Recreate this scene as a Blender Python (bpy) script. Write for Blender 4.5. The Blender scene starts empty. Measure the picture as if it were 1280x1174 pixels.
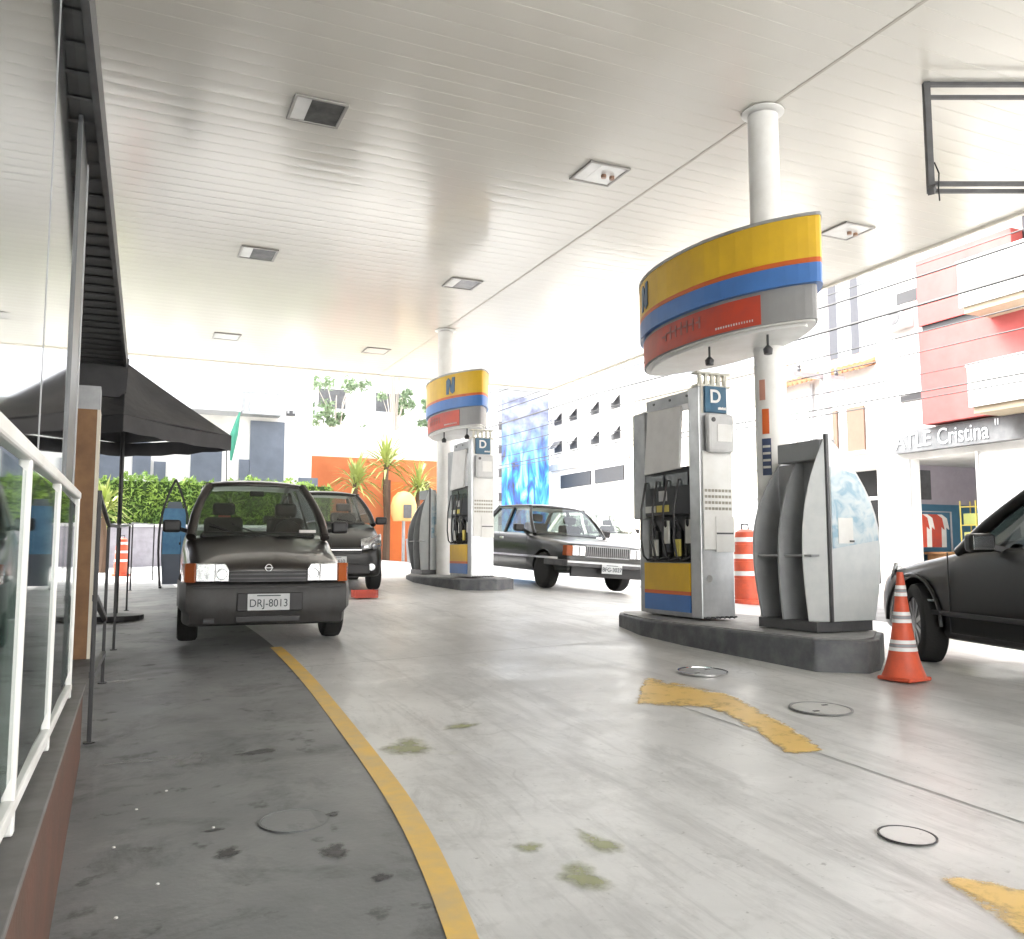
import bpy, bmesh, math, random
from mathutils import Vector, Matrix
random.seed(7)
R = math.radians
S = bpy.context.scene
col = S.collection
EYE = 1.2
# ---------------------------------------------------------------- camera
cam = bpy.data.cameras.new('camera'); co = bpy.data.objects.new('camera', cam); col.objects.link(co)
cam.sensor_width = 36.0; cam.lens = 1090.0/1280.0*36.0; cam.clip_end = 1500; cam.clip_start = 0.02
co.location = (0, 0, EYE); co.rotation_euler = (R(90+5.398), 0, R(-24.11))
S.camera = co
# ---------------------------------------------------------------- sky + sun
SUN_EL, SUN_AZ = 55.0, -50.0     # azimuth: direction the light comes from, measured from +Y towards +X
w = bpy.data.worlds.new('World'); S.world = w; w.use_nodes = True
nt = w.node_tree; nt.nodes.clear()
sky = nt.nodes.new('ShaderNodeTexSky'); sky.sky_type = 'NISHITA'; sky.sun_disc = False
sky.sun_elevation = R(SUN_EL); sky.sun_rotation = R(SUN_AZ); sky.dust_density = 6.0; sky.air_density = 1.0; sky.ozone_density = 1.0
hs = nt.nodes.new('ShaderNodeHueSaturation'); hs.inputs['Saturation'].default_value = 0.22; hs.inputs['Value'].default_value = 1.0
bg = nt.nodes.new('ShaderNodeBackground'); bg.inputs['Strength'].default_value = 0.15
wo = nt.nodes.new('ShaderNodeOutputWorld')
nt.links.new(sky.outputs[0], hs.inputs['Color']); nt.links.new(hs.outputs[0], bg.inputs[0]); nt.links.new(bg.outputs[0], wo.inputs[0])
sl = bpy.data.lights.new('sun', 'SUN'); sl.energy = 0.8; sl.angle = R(14); sl.color = (1.0, 0.96, 0.9)
so = bpy.data.objects.new('sun', sl); col.objects.link(so)
_d = Vector((math.sin(R(SUN_AZ))*math.cos(R(SUN_EL)), math.cos(R(SUN_AZ))*math.cos(R(SUN_EL)), math.sin(R(SUN_EL))))
so.rotation_euler = _d.to_track_quat('Z', 'Y').to_euler(); so.location = (10, -10, 20)
S.view_settings.view_transform = 'Standard'; S.view_settings.look = 'None'; S.view_settings.gamma = 1.0
S.view_settings.exposure = 3.3
try:
    S.cycles.max_bounces = 8; S.cycles.diffuse_bounces = 5; S.cycles.glossy_bounces = 4
    S.cycles.transmission_bounces = 6; S.cycles.transparent_max_bounces = 12
    S.cycles.sample_clamp_indirect = 8
except Exception: pass
# ---------------------------------------------------------------- helpers
def G(x, y):
    return EYE-(1.03-.037*min(max(y, -3), 24)+.03*min(max(0, 5-x), 6)+.07*min(max(0, x-5.5), 4.5))

MATS = {}
def mat(name, c, rough=.5, metal=0., coat=0., spec=.5, c2=None, nscale=6., namt=1., bump=0., bscale=40., rvar=0., trans=0., alpha=1., ior=1.45, emit=0., detail=6):
    if name in MATS: return MATS[name]
    m = bpy.data.materials.new(name); m.use_nodes = True; N = m.node_tree.nodes; L = m.node_tree.links
    b = N['Principled BSDF']
    b.inputs['Base Color'].default_value = (*c, 1); b.inputs['Roughness'].default_value = rough; b.inputs['Metallic'].default_value = metal
    b.inputs['Coat Weight'].default_value = coat; b.inputs['Coat Roughness'].default_value = .06
    b.inputs['Specular IOR Level'].default_value = spec; b.inputs['IOR'].default_value = ior
    b.inputs['Transmission Weight'].default_value = trans; b.inputs['Alpha'].default_value = alpha
    if emit: b.inputs['Emission Color'].default_value = (*c, 1); b.inputs['Emission Strength'].default_value = emit
    tc = N.new('ShaderNodeTexCoord')
    if c2 is None:
        c2 = tuple(min(1, v*.86) for v in c); namt = .6
    n = N.new('ShaderNodeTexNoise'); n.inputs['Scale'].default_value = nscale; n.inputs['Detail'].default_value = detail; n.inputs['Roughness'].default_value = .62
    L.new(tc.outputs['Object'], n.inputs['Vector'])
    r = N.new('ShaderNodeValToRGB'); r.color_ramp.elements[0].position = .38; r.color_ramp.elements[1].position = .68
    k = namt
    r.color_ramp.elements[0].color = (*c, 1); r.color_ramp.elements[1].color = (*[c[i]*(1-k)+c2[i]*k for i in range(3)], 1)
    L.new(n.outputs['Fac'], r.inputs[0]); L.new(r.outputs[0], b.inputs['Base Color'])
    if rvar:
        mr = N.new('ShaderNodeMapRange'); mr.inputs[3].default_value = rough; mr.inputs[4].default_value = rough+rvar
        L.new(n.outputs['Fac'], mr.inputs[0]); L.new(mr.outputs[0], b.inputs['Roughness'])
    if bump:
        n2 = N.new('ShaderNodeTexNoise'); n2.inputs['Scale'].default_value = bscale; n2.inputs['Detail'].default_value = 4
        L.new(tc.outputs['Object'], n2.inputs['Vector'])
        bp = N.new('ShaderNodeBump'); bp.inputs['Strength'].default_value = bump; bp.inputs['Distance'].default_value = .01
        L.new(n2.outputs['Fac'], bp.inputs['Height']); L.new(bp.outputs[0], b.inputs['Normal'])
    MATS[name] = m
    return m

class MB:
    def __init__(s): s.v = []; s.f = []; s.m = []
    def add(s, vs, fs, mi=0):
        o = len(s.v); s.v += [tuple(v) for v in vs]; s.f += [tuple(i+o for i in f) for f in fs]; s.m += [mi]*len(fs); return s
    def box(s, a, b, mi=0):
        x0, y0, z0 = a; x1, y1, z1 = b
        vs = [(x0,y0,z0),(x1,y0,z0),(x1,y1,z0),(x0,y1,z0),(x0,y0,z1),(x1,y0,z1),(x1,y1,z1),(x0,y1,z1)]
        return s.add(vs, [(3,2,1,0),(4,5,6,7),(0,1,5,4),(1,2,6,5),(2,3,7,6),(3,0,4,7)], mi)
    def beam(s, p, q, wx=.05, wy=.05, mi=0, up=(0,0,1)):
        p = Vector(p); q = Vector(q); d = (q-p).normalized(); u = Vector(up)
        if abs(d.dot(u)) > .98: u = Vector((0,1,0))
        a = d.cross(u).normalized()*wx/2; b = d.cross(a).normalized()*wy/2
        vs = [p-a-b,p+a-b,p+a+b,p-a+b,q-a-b,q+a-b,q+a+b,q-a+b]
        return s.add(vs, [(3,2,1,0),(4,5,6,7),(0,1,5,4),(1,2,6,5),(2,3,7,6),(3,0,4,7)], mi)
    def tube(s, pts, r, n=8, mi=0, cap=True):
        pts = [Vector(p) for p in pts]; rs = r if isinstance(r, (list, tuple)) else [r]*len(pts)
        vs = []; fs = []
        ref = None
        for i, p in enumerate(pts):
            d = (pts[min(i+1, len(pts)-1)]-pts[max(i-1, 0)]).normalized()
            if ref is None: ref = Vector((1,0,0)) if abs(d.x) < .9 else Vector((0,1,0))
            a = d.cross(ref).normalized(); b = d.cross(a).normalized(); ref = -(d.cross(a).normalized().cross(a)) if False else ref
            for k in range(n):
                t = 2*math.pi*k/n; vs.append(p+a*math.cos(t)*rs[i]+b*math.sin(t)*rs[i])
        for i in range(len(pts)-1):
            for k in range(n):
                k2 = (k+1) % n; fs.append((i*n+k, i*n+k2, (i+1)*n+k2, (i+1)*n+k))
        if cap: fs += [tuple(range(n-1, -1, -1)), tuple((len(pts)-1)*n+k for k in range(n))]
        return s.add(vs, fs, mi)
    def lathe(s, prof, c=(0,0,0), n=24, mi=0, axis='z'):
        vs = []; fs = []
        for (r, h) in prof:
            for k in range(n):
                t = 2*math.pi*k/n
                if axis == 'z': vs.append((c[0]+r*math.cos(t), c[1]+r*math.sin(t), c[2]+h))
                elif axis == 'x': vs.append((c[0]+h, c[1]+r*math.cos(t), c[2]+r*math.sin(t)))
                else: vs.append((c[0]+r*math.cos(t), c[1]+h, c[2]+r*math.sin(t)))
        for i in range(len(prof)-1):
            for k in range(n):
                k2 = (k+1) % n; fs.append((i*n+k, i*n+k2, (i+1)*n+k2, (i+1)*n+k))
        fs += [tuple(range(n-1, -1, -1)), tuple((len(prof)-1)*n+k for k in range(n))]
        return s.add(vs, fs, mi)
    def prism(s, poly, z0, z1, mi=0):
        n = len(poly); vs = [(x, y, z0) for x, y in poly]+[(x, y, z1) for x, y in poly]
        return s.add(vs, [tuple(range(n-1, -1, -1)), tuple(range(n, 2*n))]+[(i, (i+1) % n, (i+1) % n+n, i+n) for i in range(n)], mi)
    def slab(s, pts, nrm, t, mi=0):            # polygon given thickness t along nrm
        n = len(pts); q = [Vector(p)+Vector(nrm)*t for p in pts]
        return s.add([Vector(p) for p in pts]+q, [tuple(range(n-1, -1, -1)), tuple(range(n, 2*n))]+[(i, (i+1) % n, (i+1) % n+n, i+n) for i in range(n)], mi)
    def grid(s, P, mi=0):                      # P[i][j]
        a = len(P); b = len(P[0]); vs = [p for r in P for p in r]
        return s.add(vs, [(i*b+j, i*b+j+1, (i+1)*b+j+1, (i+1)*b+j) for i in range(a-1) for j in range(b-1)], mi)
    def build(s, name, m, parent=None, smooth=False, bevel=0., sub=0, solid=0., loc=None, rot=None, fixn=True, seg=2):
        me = bpy.data.meshes.new(name); me.from_pydata([tuple(v) for v in s.v], [], s.f)
        ms = m if isinstance(m, (list, tuple)) else [m]
        for x in ms: me.materials.append(x)
        for p, i in zip(me.polygons, s.m): p.material_index = i; p.use_smooth = smooth
        me.update()
        if fixn:
            bm = bmesh.new(); bm.from_mesh(me); bmesh.ops.recalc_face_normals(bm, faces=bm.faces); bm.to_mesh(me); bm.free()
        o = bpy.data.objects.new(name, me); col.objects.link(o)
        if parent: o.parent = parent
        if loc: o.location = loc
        if rot: o.rotation_euler = rot
        if solid: x = o.modifiers.new('solid', 'SOLIDIFY'); x.thickness = solid; x.offset = 0
        if bevel: x = o.modifiers.new('bevel', 'BEVEL'); x.width = bevel; x.segments = seg; x.limit_method = 'ANGLE'; x.angle_limit = R(35); x.harden_normals = False
        if sub: x = o.modifiers.new('sub', 'SUBSURF'); x.levels = sub; x.render_levels = sub
        if smooth and not sub:
            try: me.set_sharp_from_angle(angle=R(40))
            except Exception: pass
        return o

def tag(o, label=None, cat=None, group=None, kind=None):
    if label: o['label'] = label
    if cat: o['category'] = cat
    if group: o['group'] = group
    if kind: o['kind'] = kind
    return o
def thing(name, label, cat, loc=(0,0,0), rz=0, group=None):
    o = bpy.data.objects.new(name, None); col.objects.link(o); o.empty_display_size = .2
    o.location = loc; o.rotation_euler = (0, 0, rz); return tag(o, label, cat, group)
def copy_tree(o, parent=None, loc=None, rz=None, label=None):
    c = o.copy(); col.objects.link(c)
    if parent is not None: c.parent = parent
    for ch in list(o.children): copy_tree(ch, c)
    if loc is not None: c.location = loc
    if rz is not None: c.rotation_euler = (0, 0, rz)
    if label: c['label'] = label
    return c
def text(name, s, size, loc, rot, m, parent, ext=.002, ax='CENTER', sx=1., bold=.0):
    cu = bpy.data.curves.new(name, 'FONT'); cu.body = s; cu.size = size; cu.extrude = ext; cu.align_x = ax; cu.align_y = 'CENTER'; cu.offset = bold
    to = bpy.data.objects.new(name, cu); col.objects.link(to)
    dg = bpy.context.evaluated_depsgraph_get(); me = bpy.data.meshes.new_from_object(to.evaluated_get(dg))
    bpy.data.objects.remove(to)
    o = bpy.data.objects.new(name, me); col.objects.link(o); me.materials.clear(); me.materials.append(m)
    o.parent = parent; o.location = loc; o.rotation_euler = rot; o.scale = (sx, 1, 1)
    return o
# ---------------------------------------------------------------- materials
M_white = mat('white_paint', (.78,.78,.76), .45, c2=(.68,.67,.64), nscale=3)
M_wall = mat('white_render', (.80,.79,.77), .85, c2=(.66,.65,.62), nscale=1.2, bump=.2)
M_cream = mat('cream_render', (.74,.69,.58), .85, c2=(.68,.63,.53), nscale=1.2)
M_grey = mat('grey_metal', (.40,.41,.42), .38, .3, c2=(.30,.31,.32), nscale=5, rvar=.15)
M_steel = mat('brushed_steel', (.55,.56,.57), .32, .8, c2=(.42,.43,.44), nscale=4, rvar=.2)
M_lgrey = mat('light_grey_plastic', (.58,.58,.58), .45, c2=(.48,.48,.48))
M_dgrey = mat('dark_grey', (.10,.10,.105), .5, c2=(.07,.07,.072))
M_black = mat('black_plastic', (.022,.022,.024), .45)
M_rubber = mat('tyre_rubber', (.02,.02,.02), .85, bump=.3, bscale=60)
M_yellow = mat('sign_yellow', (.74,.47,.03), .4, c2=(.62,.38,.03), nscale=2)
M_blue = mat('sign_blue', (.07,.20,.52), .4, c2=(.06,.16,.42), nscale=2)
M_orange = mat('sign_orange', (.62,.13,.03), .4)
M_red = mat('banner_red', (.55,.07,.035), .45, c2=(.42,.07,.05), nscale=5)
M_teal = mat('sign_teal', (.04,.12,.20), .4)
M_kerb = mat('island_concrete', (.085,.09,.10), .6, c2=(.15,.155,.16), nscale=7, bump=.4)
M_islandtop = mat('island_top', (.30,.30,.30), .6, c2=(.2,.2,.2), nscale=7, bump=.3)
M_chrome = mat('chrome', (.75,.75,.76), .12, 1.)
M_lens = mat('lamp_lens', (.66,.67,.68), .22, .75, coat=.5, c2=(.25,.26,.27), nscale=16)
M_amber = mat('amber_lens', (.40,.10,.03), .2, coat=.5)
M_plate = mat('plate_grey', (.55,.57,.58), .5)
M_ink = mat('plate_ink', (.03,.04,.05), .5)
M_seat = mat('seat_fabric', (.05,.05,.05), .9)
M_wire = mat('cable_black', (.02,.02,.02), .6)
M_fabric = mat('black_canvas', (.060,.060,.064), .85, c2=(.08,.08,.083), nscale=3)
M_darkglass = mat('dark_glass', (.02,.03,.03), .02, coat=0, spec=.8, ior=1.6)
M_wood = mat('brown_wood', (.26,.14,.06), .55, c2=(.18,.09,.04), nscale=5)
M_brown = mat('brown_wall_paint', (.13,.062,.042), .7, c2=(.085,.055,.04), nscale=4, bump=.3)
M_orangewall = mat('orange_render', (.50,.155,.06), .85, c2=(.43,.13,.05), nscale=1.5)
M_redwall = mat('salmon_red_render', (.40,.085,.08), .8, c2=(.34,.07,.065), nscale=2)
M_slate = mat('slate_panel', (.13,.15,.19), .6, c2=(.10,.12,.15), nscale=2)
M_cone = mat('cone_orange', (.68,.11,.05), .5, c2=(.5,.09,.05), nscale=8)
M_reflect = mat('reflective_band', (.8,.8,.8), .35)
M_asphalt = mat('asphalt', (.20,.20,.20), .8, c2=(.13,.13,.13), nscale=3, bump=.4)
M_pave = mat('pavement_stone', (.42,.41,.39), .8, c2=(.3,.3,.29), nscale=2, bump=.3)
M_leaf = mat('hedge_leaf', (.24,.36,.06), .6, c2=(.08,.17,.03), nscale=2.2)
M_yucca = mat('yucca_leaf', (.36,.40,.12), .55, c2=(.26,.33,.10), nscale=3)
M_treeleaf = mat('tree_leaf', (.20,.27,.16), .6, c2=(.12,.19,.09), nscale=2)
M_bark = mat('bark', (.12,.08,.055), .9, bump=.5)
M_tile = mat('clay_tile', (.42,.20,.10), .8)
M_carblack = mat('paint_black', (.010,.010,.010), .35, coat=.25, spec=.3)
M_carbrown = mat('paint_dark_brown', (.026,.022,.020), .32, 0, coat=.6, spec=.4)
M_cargreen = mat('paint_dark_green', (.010,.012,.012), .3, coat=.5, spec=.4)
M_carwhite = mat('paint_white', (.75,.75,.75), .3, coat=1.)
def glass_mat(name, tint, a):
    m = bpy.data.materials.new(name); m.use_nodes = True; N = m.node_tree.nodes; L = m.node_tree.links; N.clear()
    o = N.new('ShaderNodeOutputMaterial'); mx = N.new('ShaderNodeMixShader'); t = N.new('ShaderNodeBsdfTransparent'); g = N.new('ShaderNodeBsdfGlossy'); fr = N.new('ShaderNodeLayerWeight')
    t.inputs[0].default_value = (*tint, 1); g.inputs['Roughness'].default_value = .03; pw = N.new('ShaderNodeMath'); pw.operation = 'POWER'; pw.inputs[1].default_value = 4.0; ma = N.new('ShaderNodeMath'); ma.operation = 'MULTIPLY_ADD'; ma.inputs[1].default_value = .9; ma.inputs[2].default_value = .05*a
    L.new(fr.outputs[1], pw.inputs[0]); L.new(pw.outputs[0], ma.inputs[0]); L.new(ma.outputs[0], mx.inputs[0]); L.new(t.outputs[0], mx.inputs[1]); L.new(g.outputs[0], mx.inputs[2]); L.new(mx.outputs[0], o.inputs[0]); return m
M_glass = glass_mat('car_glass', (.50,.55,.51), 1.5)
M_glassdark = glass_mat('tinted_glass', (.10,.12,.12), 1.7)

def concrete_floor():
    m = bpy.data.materials.new('polished_concrete'); m.use_nodes = True; N = m.node_tree.nodes; L = m.node_tree.links; b = N['Principled BSDF']
    tc = N.new('ShaderNodeTexCoord')
    def noise(sc, det=6, dist=0., vec=None, rough=.6):
        n = N.new('ShaderNodeTexNoise'); n.inputs['Scale'].default_value = sc; n.inputs['Detail'].default_value = det; n.inputs['Distortion'].default_value = dist; n.inputs['Roughness'].default_value = rough
        L.new(vec or tc.outputs['Object'], n.inputs['Vector']); return n.outputs['Fac']
    def ramp(f, p0, p1, a=0., b_=1.):
        r = N.new('ShaderNodeMapRange'); r.inputs[1].default_value = p0; r.inputs[2].default_value = p1; r.inputs[3].default_value = a; r.inputs[4].default_value = b_; L.new(f, r.inputs[0]); return r.outputs[0]
    def mix(c1, c2, f):
        x = N.new('ShaderNodeMix'); x.data_type = 'RGBA'
        for s, v in ((6, c1), (7, c2)):
            if isinstance(v, tuple): x.inputs[s].default_value = (*v, 1)
            else: L.new(v, x.inputs[s])
        L.new(f, x.inputs[0]); return x.outputs[2]
    c = mix((.60,.60,.59), (.47,.47,.465), ramp(noise(.55, 8, .6), .4, .66))
    c = mix(c, (.66,.66,.65), ramp(noise(2.2, 8, 1.2), .55, .75, 0, .8))
    # long drag / tyre marks
    mp = N.new('ShaderNodeMapping'); mp.inputs['Rotation'].default_value = (0, 0, R(-24)); mp.inputs['Scale'].default_value = (2.6, .28, 1); L.new(tc.outputs['Object'], mp.inputs[0])
    c = mix(c, (.25,.25,.25), ramp(noise(1.6, 10, .5, mp.outputs[0], .74), .50, .72, 0, .75))
    mp3 = N.new('ShaderNodeMapping'); mp3.inputs['Rotation'].default_value = (0, 0, R(12)); mp3.inputs['Scale'].default_value = (1.0, .3, 1); L.new(tc.outputs['Object'], mp3.inputs[0])
    c = mix(c, (.30,.30,.30), ramp(noise(1.1, 9, .3, mp3.outputs[0], .75), .60, .78, 0, .5))
    c = mix(c, (.34,.34,.33), ramp(noise(.9, 10, .2, None, .8), .52, .68, 0, .6))
    c = mix(c, (.40,.41,.26), ramp(noise(1.7, 6, .3), .66, .78, 0, .45))
    # hairline cracks / scratches
    mp2 = N.new('ShaderNodeMapping'); mp2.inputs['Rotation'].default_value = (0, 0, R(-38)); mp2.inputs['Scale'].default_value = (1.4, .12, 1); L.new(tc.outputs['Object'], mp2.inputs[0])
    v = N.new('ShaderNodeTexVoronoi'); v.feature = 'DISTANCE_TO_EDGE'; v.inputs['Scale'].default_value = 1.1
    nd = N.new('ShaderNodeTexNoise'); nd.inputs['Scale'].default_value = 1.5; L.new(tc.outputs['Object'], nd.inputs['Vector'])
    va = N.new('ShaderNodeVectorMath'); va.operation = 'ADD'; L.new(mp2.outputs[0], va.inputs[0]); L.new(nd.outputs['Color'], va.inputs[1]); L.new(va.outputs[0], v.inputs['Vector'])
    ln = ramp(v.outputs['Distance'], .0, .012, 1, 0)
    mul = N.new('ShaderNodeMath'); mul.operation = 'MULTIPLY'; L.new(ln, mul.inputs[0]); L.new(ramp(noise(.8), .50, .64, 0, .35), mul.inputs[1])
    c = mix(c, (.22,.22,.21), mul.outputs[0])
    # fine grit and spots
    c = mix(c, (.30,.30,.295), ramp(noise(2.8, 11, .9, mp3.outputs[0], .78), .53, .66, 0, .55))
    c = mix(c, (.38,.38,.375), ramp(noise(.45, 5, .4), .50, .62, 0, .55))
    c = mix(c, (.20,.20,.19), ramp(noise(26, 3), .66, .74, 0, .6))
    c = mix(c, (.30,.295,.285), ramp(noise(9, 6, .4), .56, .8, 0, .5))
    L.new(c, b.inputs['Base Color'])
    L.new(ramp(noise(1.4, 7, .8), .3, .75, .30, .52), b.inputs['Roughness'])
    b.inputs['Specular IOR Level'].default_value = .42
    bp = N.new('ShaderNodeBump'); bp.inputs['Strength'].default_value = .25; bp.inputs['Distance'].default_value = .006
    L.new(noise(14, 8), bp.inputs['Height']); L.new(bp.outputs[0], b.inputs['Normal'])
    return m
def stain_mat(name, c, sc=5., rough=.45, maxa=1., amp=1.1):
    m = bpy.data.materials.new(name); m.use_nodes = True; N = m.node_tree.nodes; L = m.node_tree.links; b = N['Principled BSDF']
    tc = N.new('ShaderNodeTexCoord'); n = N.new('ShaderNodeTexNoise'); n.inputs['Scale'].default_value = sc; n.inputs['Detail'].default_value = 10; n.inputs['Roughness'].default_value = .72
    L.new(tc.outputs['Object'], n.inputs['Vector'])
    at = N.new('ShaderNodeAttribute'); at.attribute_name = 'fade'
    ml = N.new('ShaderNodeMath'); ml.operation = 'MULTIPLY_ADD'; ml.inputs[1].default_value = amp; ml.inputs[2].default_value = -.5*amp; L.new(n.outputs['Fac'], ml.inputs[0])
    ad = N.new('ShaderNodeMath'); ad.operation = 'ADD'; L.new(ml.outputs[0], ad.inputs[0]); L.new(at.outputs['Fac'], ad.inputs[1])
    r = N.new('ShaderNodeMapRange'); r.interpolation_type = 'SMOOTHSTEP'; r.inputs[1].default_value = .18; r.inputs[2].default_value = 1.05; r.inputs[3].default_value = 0; r.inputs[4].default_value = maxa; L.new(ad.outputs[0], r.inputs[0])
    b.inputs['Roughness'].default_value = rough
    n2 = N.new('ShaderNodeTexNoise'); n2.inputs['Scale'].default_value = 3; n2.inputs['Detail'].default_value = 6; L.new(tc.outputs['Object'], n2.inputs['Vector'])
    rr = N.new('ShaderNodeValToRGB'); rr.color_ramp.elements[0].color = (*c, 1); rr.color_ramp.elements[1].color = (*[v*.75 for v in c], 1); L.new(n2.outputs['Fac'], rr.inputs[0]); L.new(rr.outputs[0], b.inputs['Base Color'])
    L.new(r.outputs[0], b.inputs['Alpha'])
    return m
M_floor = concrete_floor()
def dark_lane():
    m = bpy.data.materials.new('painted_dark_floor'); m.use_nodes = True; N = m.node_tree.nodes; L = m.node_tree.links; b = N['Principled BSDF']; tc = N.new('ShaderNodeTexCoord')
    def nz(sc, det, lo, hi, mx=1., rg=.6, vec=None, dist=0.):
        n = N.new('ShaderNodeTexNoise'); n.inputs['Scale'].default_value = sc; n.inputs['Detail'].default_value = det; n.inputs['Roughness'].default_value = rg; n.inputs['Distortion'].default_value = dist; L.new(vec or tc.outputs['Object'], n.inputs['Vector'])
        r = N.new('ShaderNodeMapRange'); r.inputs[1].default_value = lo; r.inputs[2].default_value = hi; r.inputs[4].default_value = mx; L.new(n.outputs['Fac'], r.inputs[0]); return r.outputs[0]
    col_ = None
    def mix(c1, c2, f):
        x = N.new('ShaderNodeMix'); x.data_type = 'RGBA'
        for s, v in ((6, c1), (7, c2)):
            if isinstance(v, tuple): x.inputs[s].default_value = (*v, 1)
            else: L.new(v, x.inputs[s])
        L.new(f, x.inputs[0]); return x.outputs[2]
    c = mix((.15,.155,.16), (.215,.22,.222), nz(.9, 8, .38, .60))
    c = mix(c, (.08,.083,.085), nz(2.3, 9, .50, .66, .8, .72, None, .5))
    c = mix(c, (.05,.05,.052), nz(6.0, 6, .62, .69, .75, .6))
    c = mix(c, (.27,.27,.27), nz(3.3, 9, .57, .72, .55, .75))
    c = mix(c, (.22,.22,.22), nz(70, 2, .66, .72, .5))
    L.new(c, b.inputs['Base Color']); L.new(nz(1.5, 6, .3, .7, 1.), b.inputs['Roughness'])
    mr = N.new('ShaderNodeMapRange'); mr.inputs[3].default_value = .36; mr.inputs[4].default_value = .62; L.new(nz(1.5, 6, .3, .7), mr.inputs[0]); L.new(mr.outputs[0], b.inputs['Roughness'])
    n = N.new('ShaderNodeTexNoise'); n.inputs['Scale'].default_value = 45; n.inputs['Detail'].default_value = 5; L.new(tc.outputs['Object'], n.inputs['Vector'])
    bp = N.new('ShaderNodeBump'); bp.inputs['Strength'].default_value = .3; bp.inputs['Distance'].default_value = .005; L.new(n.outputs['Fac'], bp.inputs['Height']); L.new(bp.outputs[0], b.inputs['Normal']); return m
M_darkfloor = dark_lane()
M_linepaint = mat('yellow_line_paint', (.76,.49,.11), .5, c2=(.58,.42,.18), nscale=6, detail=12)
M_wornpaint = stain_mat('worn_yellow_paint', (.76,.50,.13), sc=8, amp=2.6)
M_oil = stain_mat('green_oil_stain', (.34,.36,.13), sc=9, maxa=.6, amp=1.8)
M_damp = stain_mat('dark_spill', (.045,.045,.047), sc=22, maxa=.85, amp=2.2)
M_dust = stain_mat('pale_dust', (.34,.34,.34), sc=11, maxa=.6, amp=2.0)
# ---------------------------------------------------------------- ground
def axis(pts):
    out = []
    for a, b, n in pts: out += [a+(b-a)*i/n for i in range(n)]
    return out+[pts[-1][1]]
gx = axis([(-400,-60,2),(-60,-1,4),(-1,5,1),(5,5.5,1),(5.5,10,1),(10,60,3),(60,400,2)])
gy = axis([(-400,-60,2),(-60,-3,3),(-3,24,1),(24,80,3),(80,600,3)])
g = MB(); g.grid([[(x, y, G(x, y)) for y in gy] for x in gx])
tag(g.build('ground', M_floor), kind='structure')
def sheet(name, rows, m, off, kind='structure', label=None, cat=None, group=None, nx=1):
    P = []
    for (a, b) in rows:
        P.append([(a[0]+(b[0]-a[0])*t/nx, a[1]+(b[1]-a[1])*t/nx, G(a[0]+(b[0]-a[0])*t/nx, a[1]+(b[1]-a[1])*t/nx)+off) for t in range(nx+1)])
    b_ = MB(); b_.grid(P); o = b_.build(name, m)
    me = o.data
    return tag(o, label, cat, group, kind)
# curve of the yellow line: (y, x_inner, x_outer)
curve = [(-6,-.9,-.80),(-2,-.25,-.14),(0,.25,.35),(1.2,.62,.70),(2.38,.87,.955),(3.04,.99,1.09),(3.82,1.06,1.155),(4.79,1.12,1.22),(6.39,1.21,1.31),(8.13,1.25,1.35),(9.6,1.22,1.31),(11.5,1.1,1.19),(14,.9,.98),(17.2,.75,.82)]
def cin(y):
    for (a, b) in zip(curve, curve[1:]):
        if a[0] <= y <= b[0]:
            t = (y-a[0])/(b[0]-a[0]); t = t; return a[1]+(b[1]-a[1])*t, a[2]+(b[2]-a[2])*t
    return curve[-1][1:]
ys = [-6+i*23.2/116 for i in range(117)]
sx_ = []
for y in ys:   # smooth
    p = [cin(min(max(y+d, -6), 17.2)) for d in (-.6,-.3,0,.3,.6)]
    sx_.append((sum(a for a, _ in p)/5, sum(b for _, b in p)/5))
sheet('dark_painted_lane', [((-.98, y), (min(s[0]+.04, s[1]-.01), y)) for y, s in zip(ys, sx_)], M_darkfloor, .004)
tag(sheet('yellow_line', [((s[0], y), (s[1], y)) for y, s in zip(ys, sx_) if y < 8.15], M_linepaint, .008), kind='structure')
# road beyond the forecourt
sheet('road', [((10.0, y), (13.4, y)) for y in (-60,-3,24,80)], M_asphalt, .004)
sheet('side_road', [((-60, y), (-1, y)) for y in (19.4, 21.2)], M_asphalt, .004)
b = MB()
for y0, y1 in ((-60,-3),(-3,24),(24,80)):
    for (x0, x1) in ((13.4, 15.0),):
        vs = []
        for x, y in ((x0,y0),(x1,y0),(x1,y1),(x0,y1)): vs.append((x, y, G(x, y)-.1))
        for x, y in ((x0,y0),(x1,y0),(x1,y1),(x0,y1)): vs.append((x, y, G(x, y)+.14))
        b.add(vs, [(4,5,6,7),(0,1,5,4),(1,2,6,5),(2,3,7,6),(3,0,4,7)])
tag(b.build('pavement', M_pave), kind='structure')
def fade(o, vals):
    a = o.data.attributes.new('fade', 'FLOAT', 'POINT')
    for i, v in enumerate(vals): a.data[i].value = v
    return o
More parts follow.
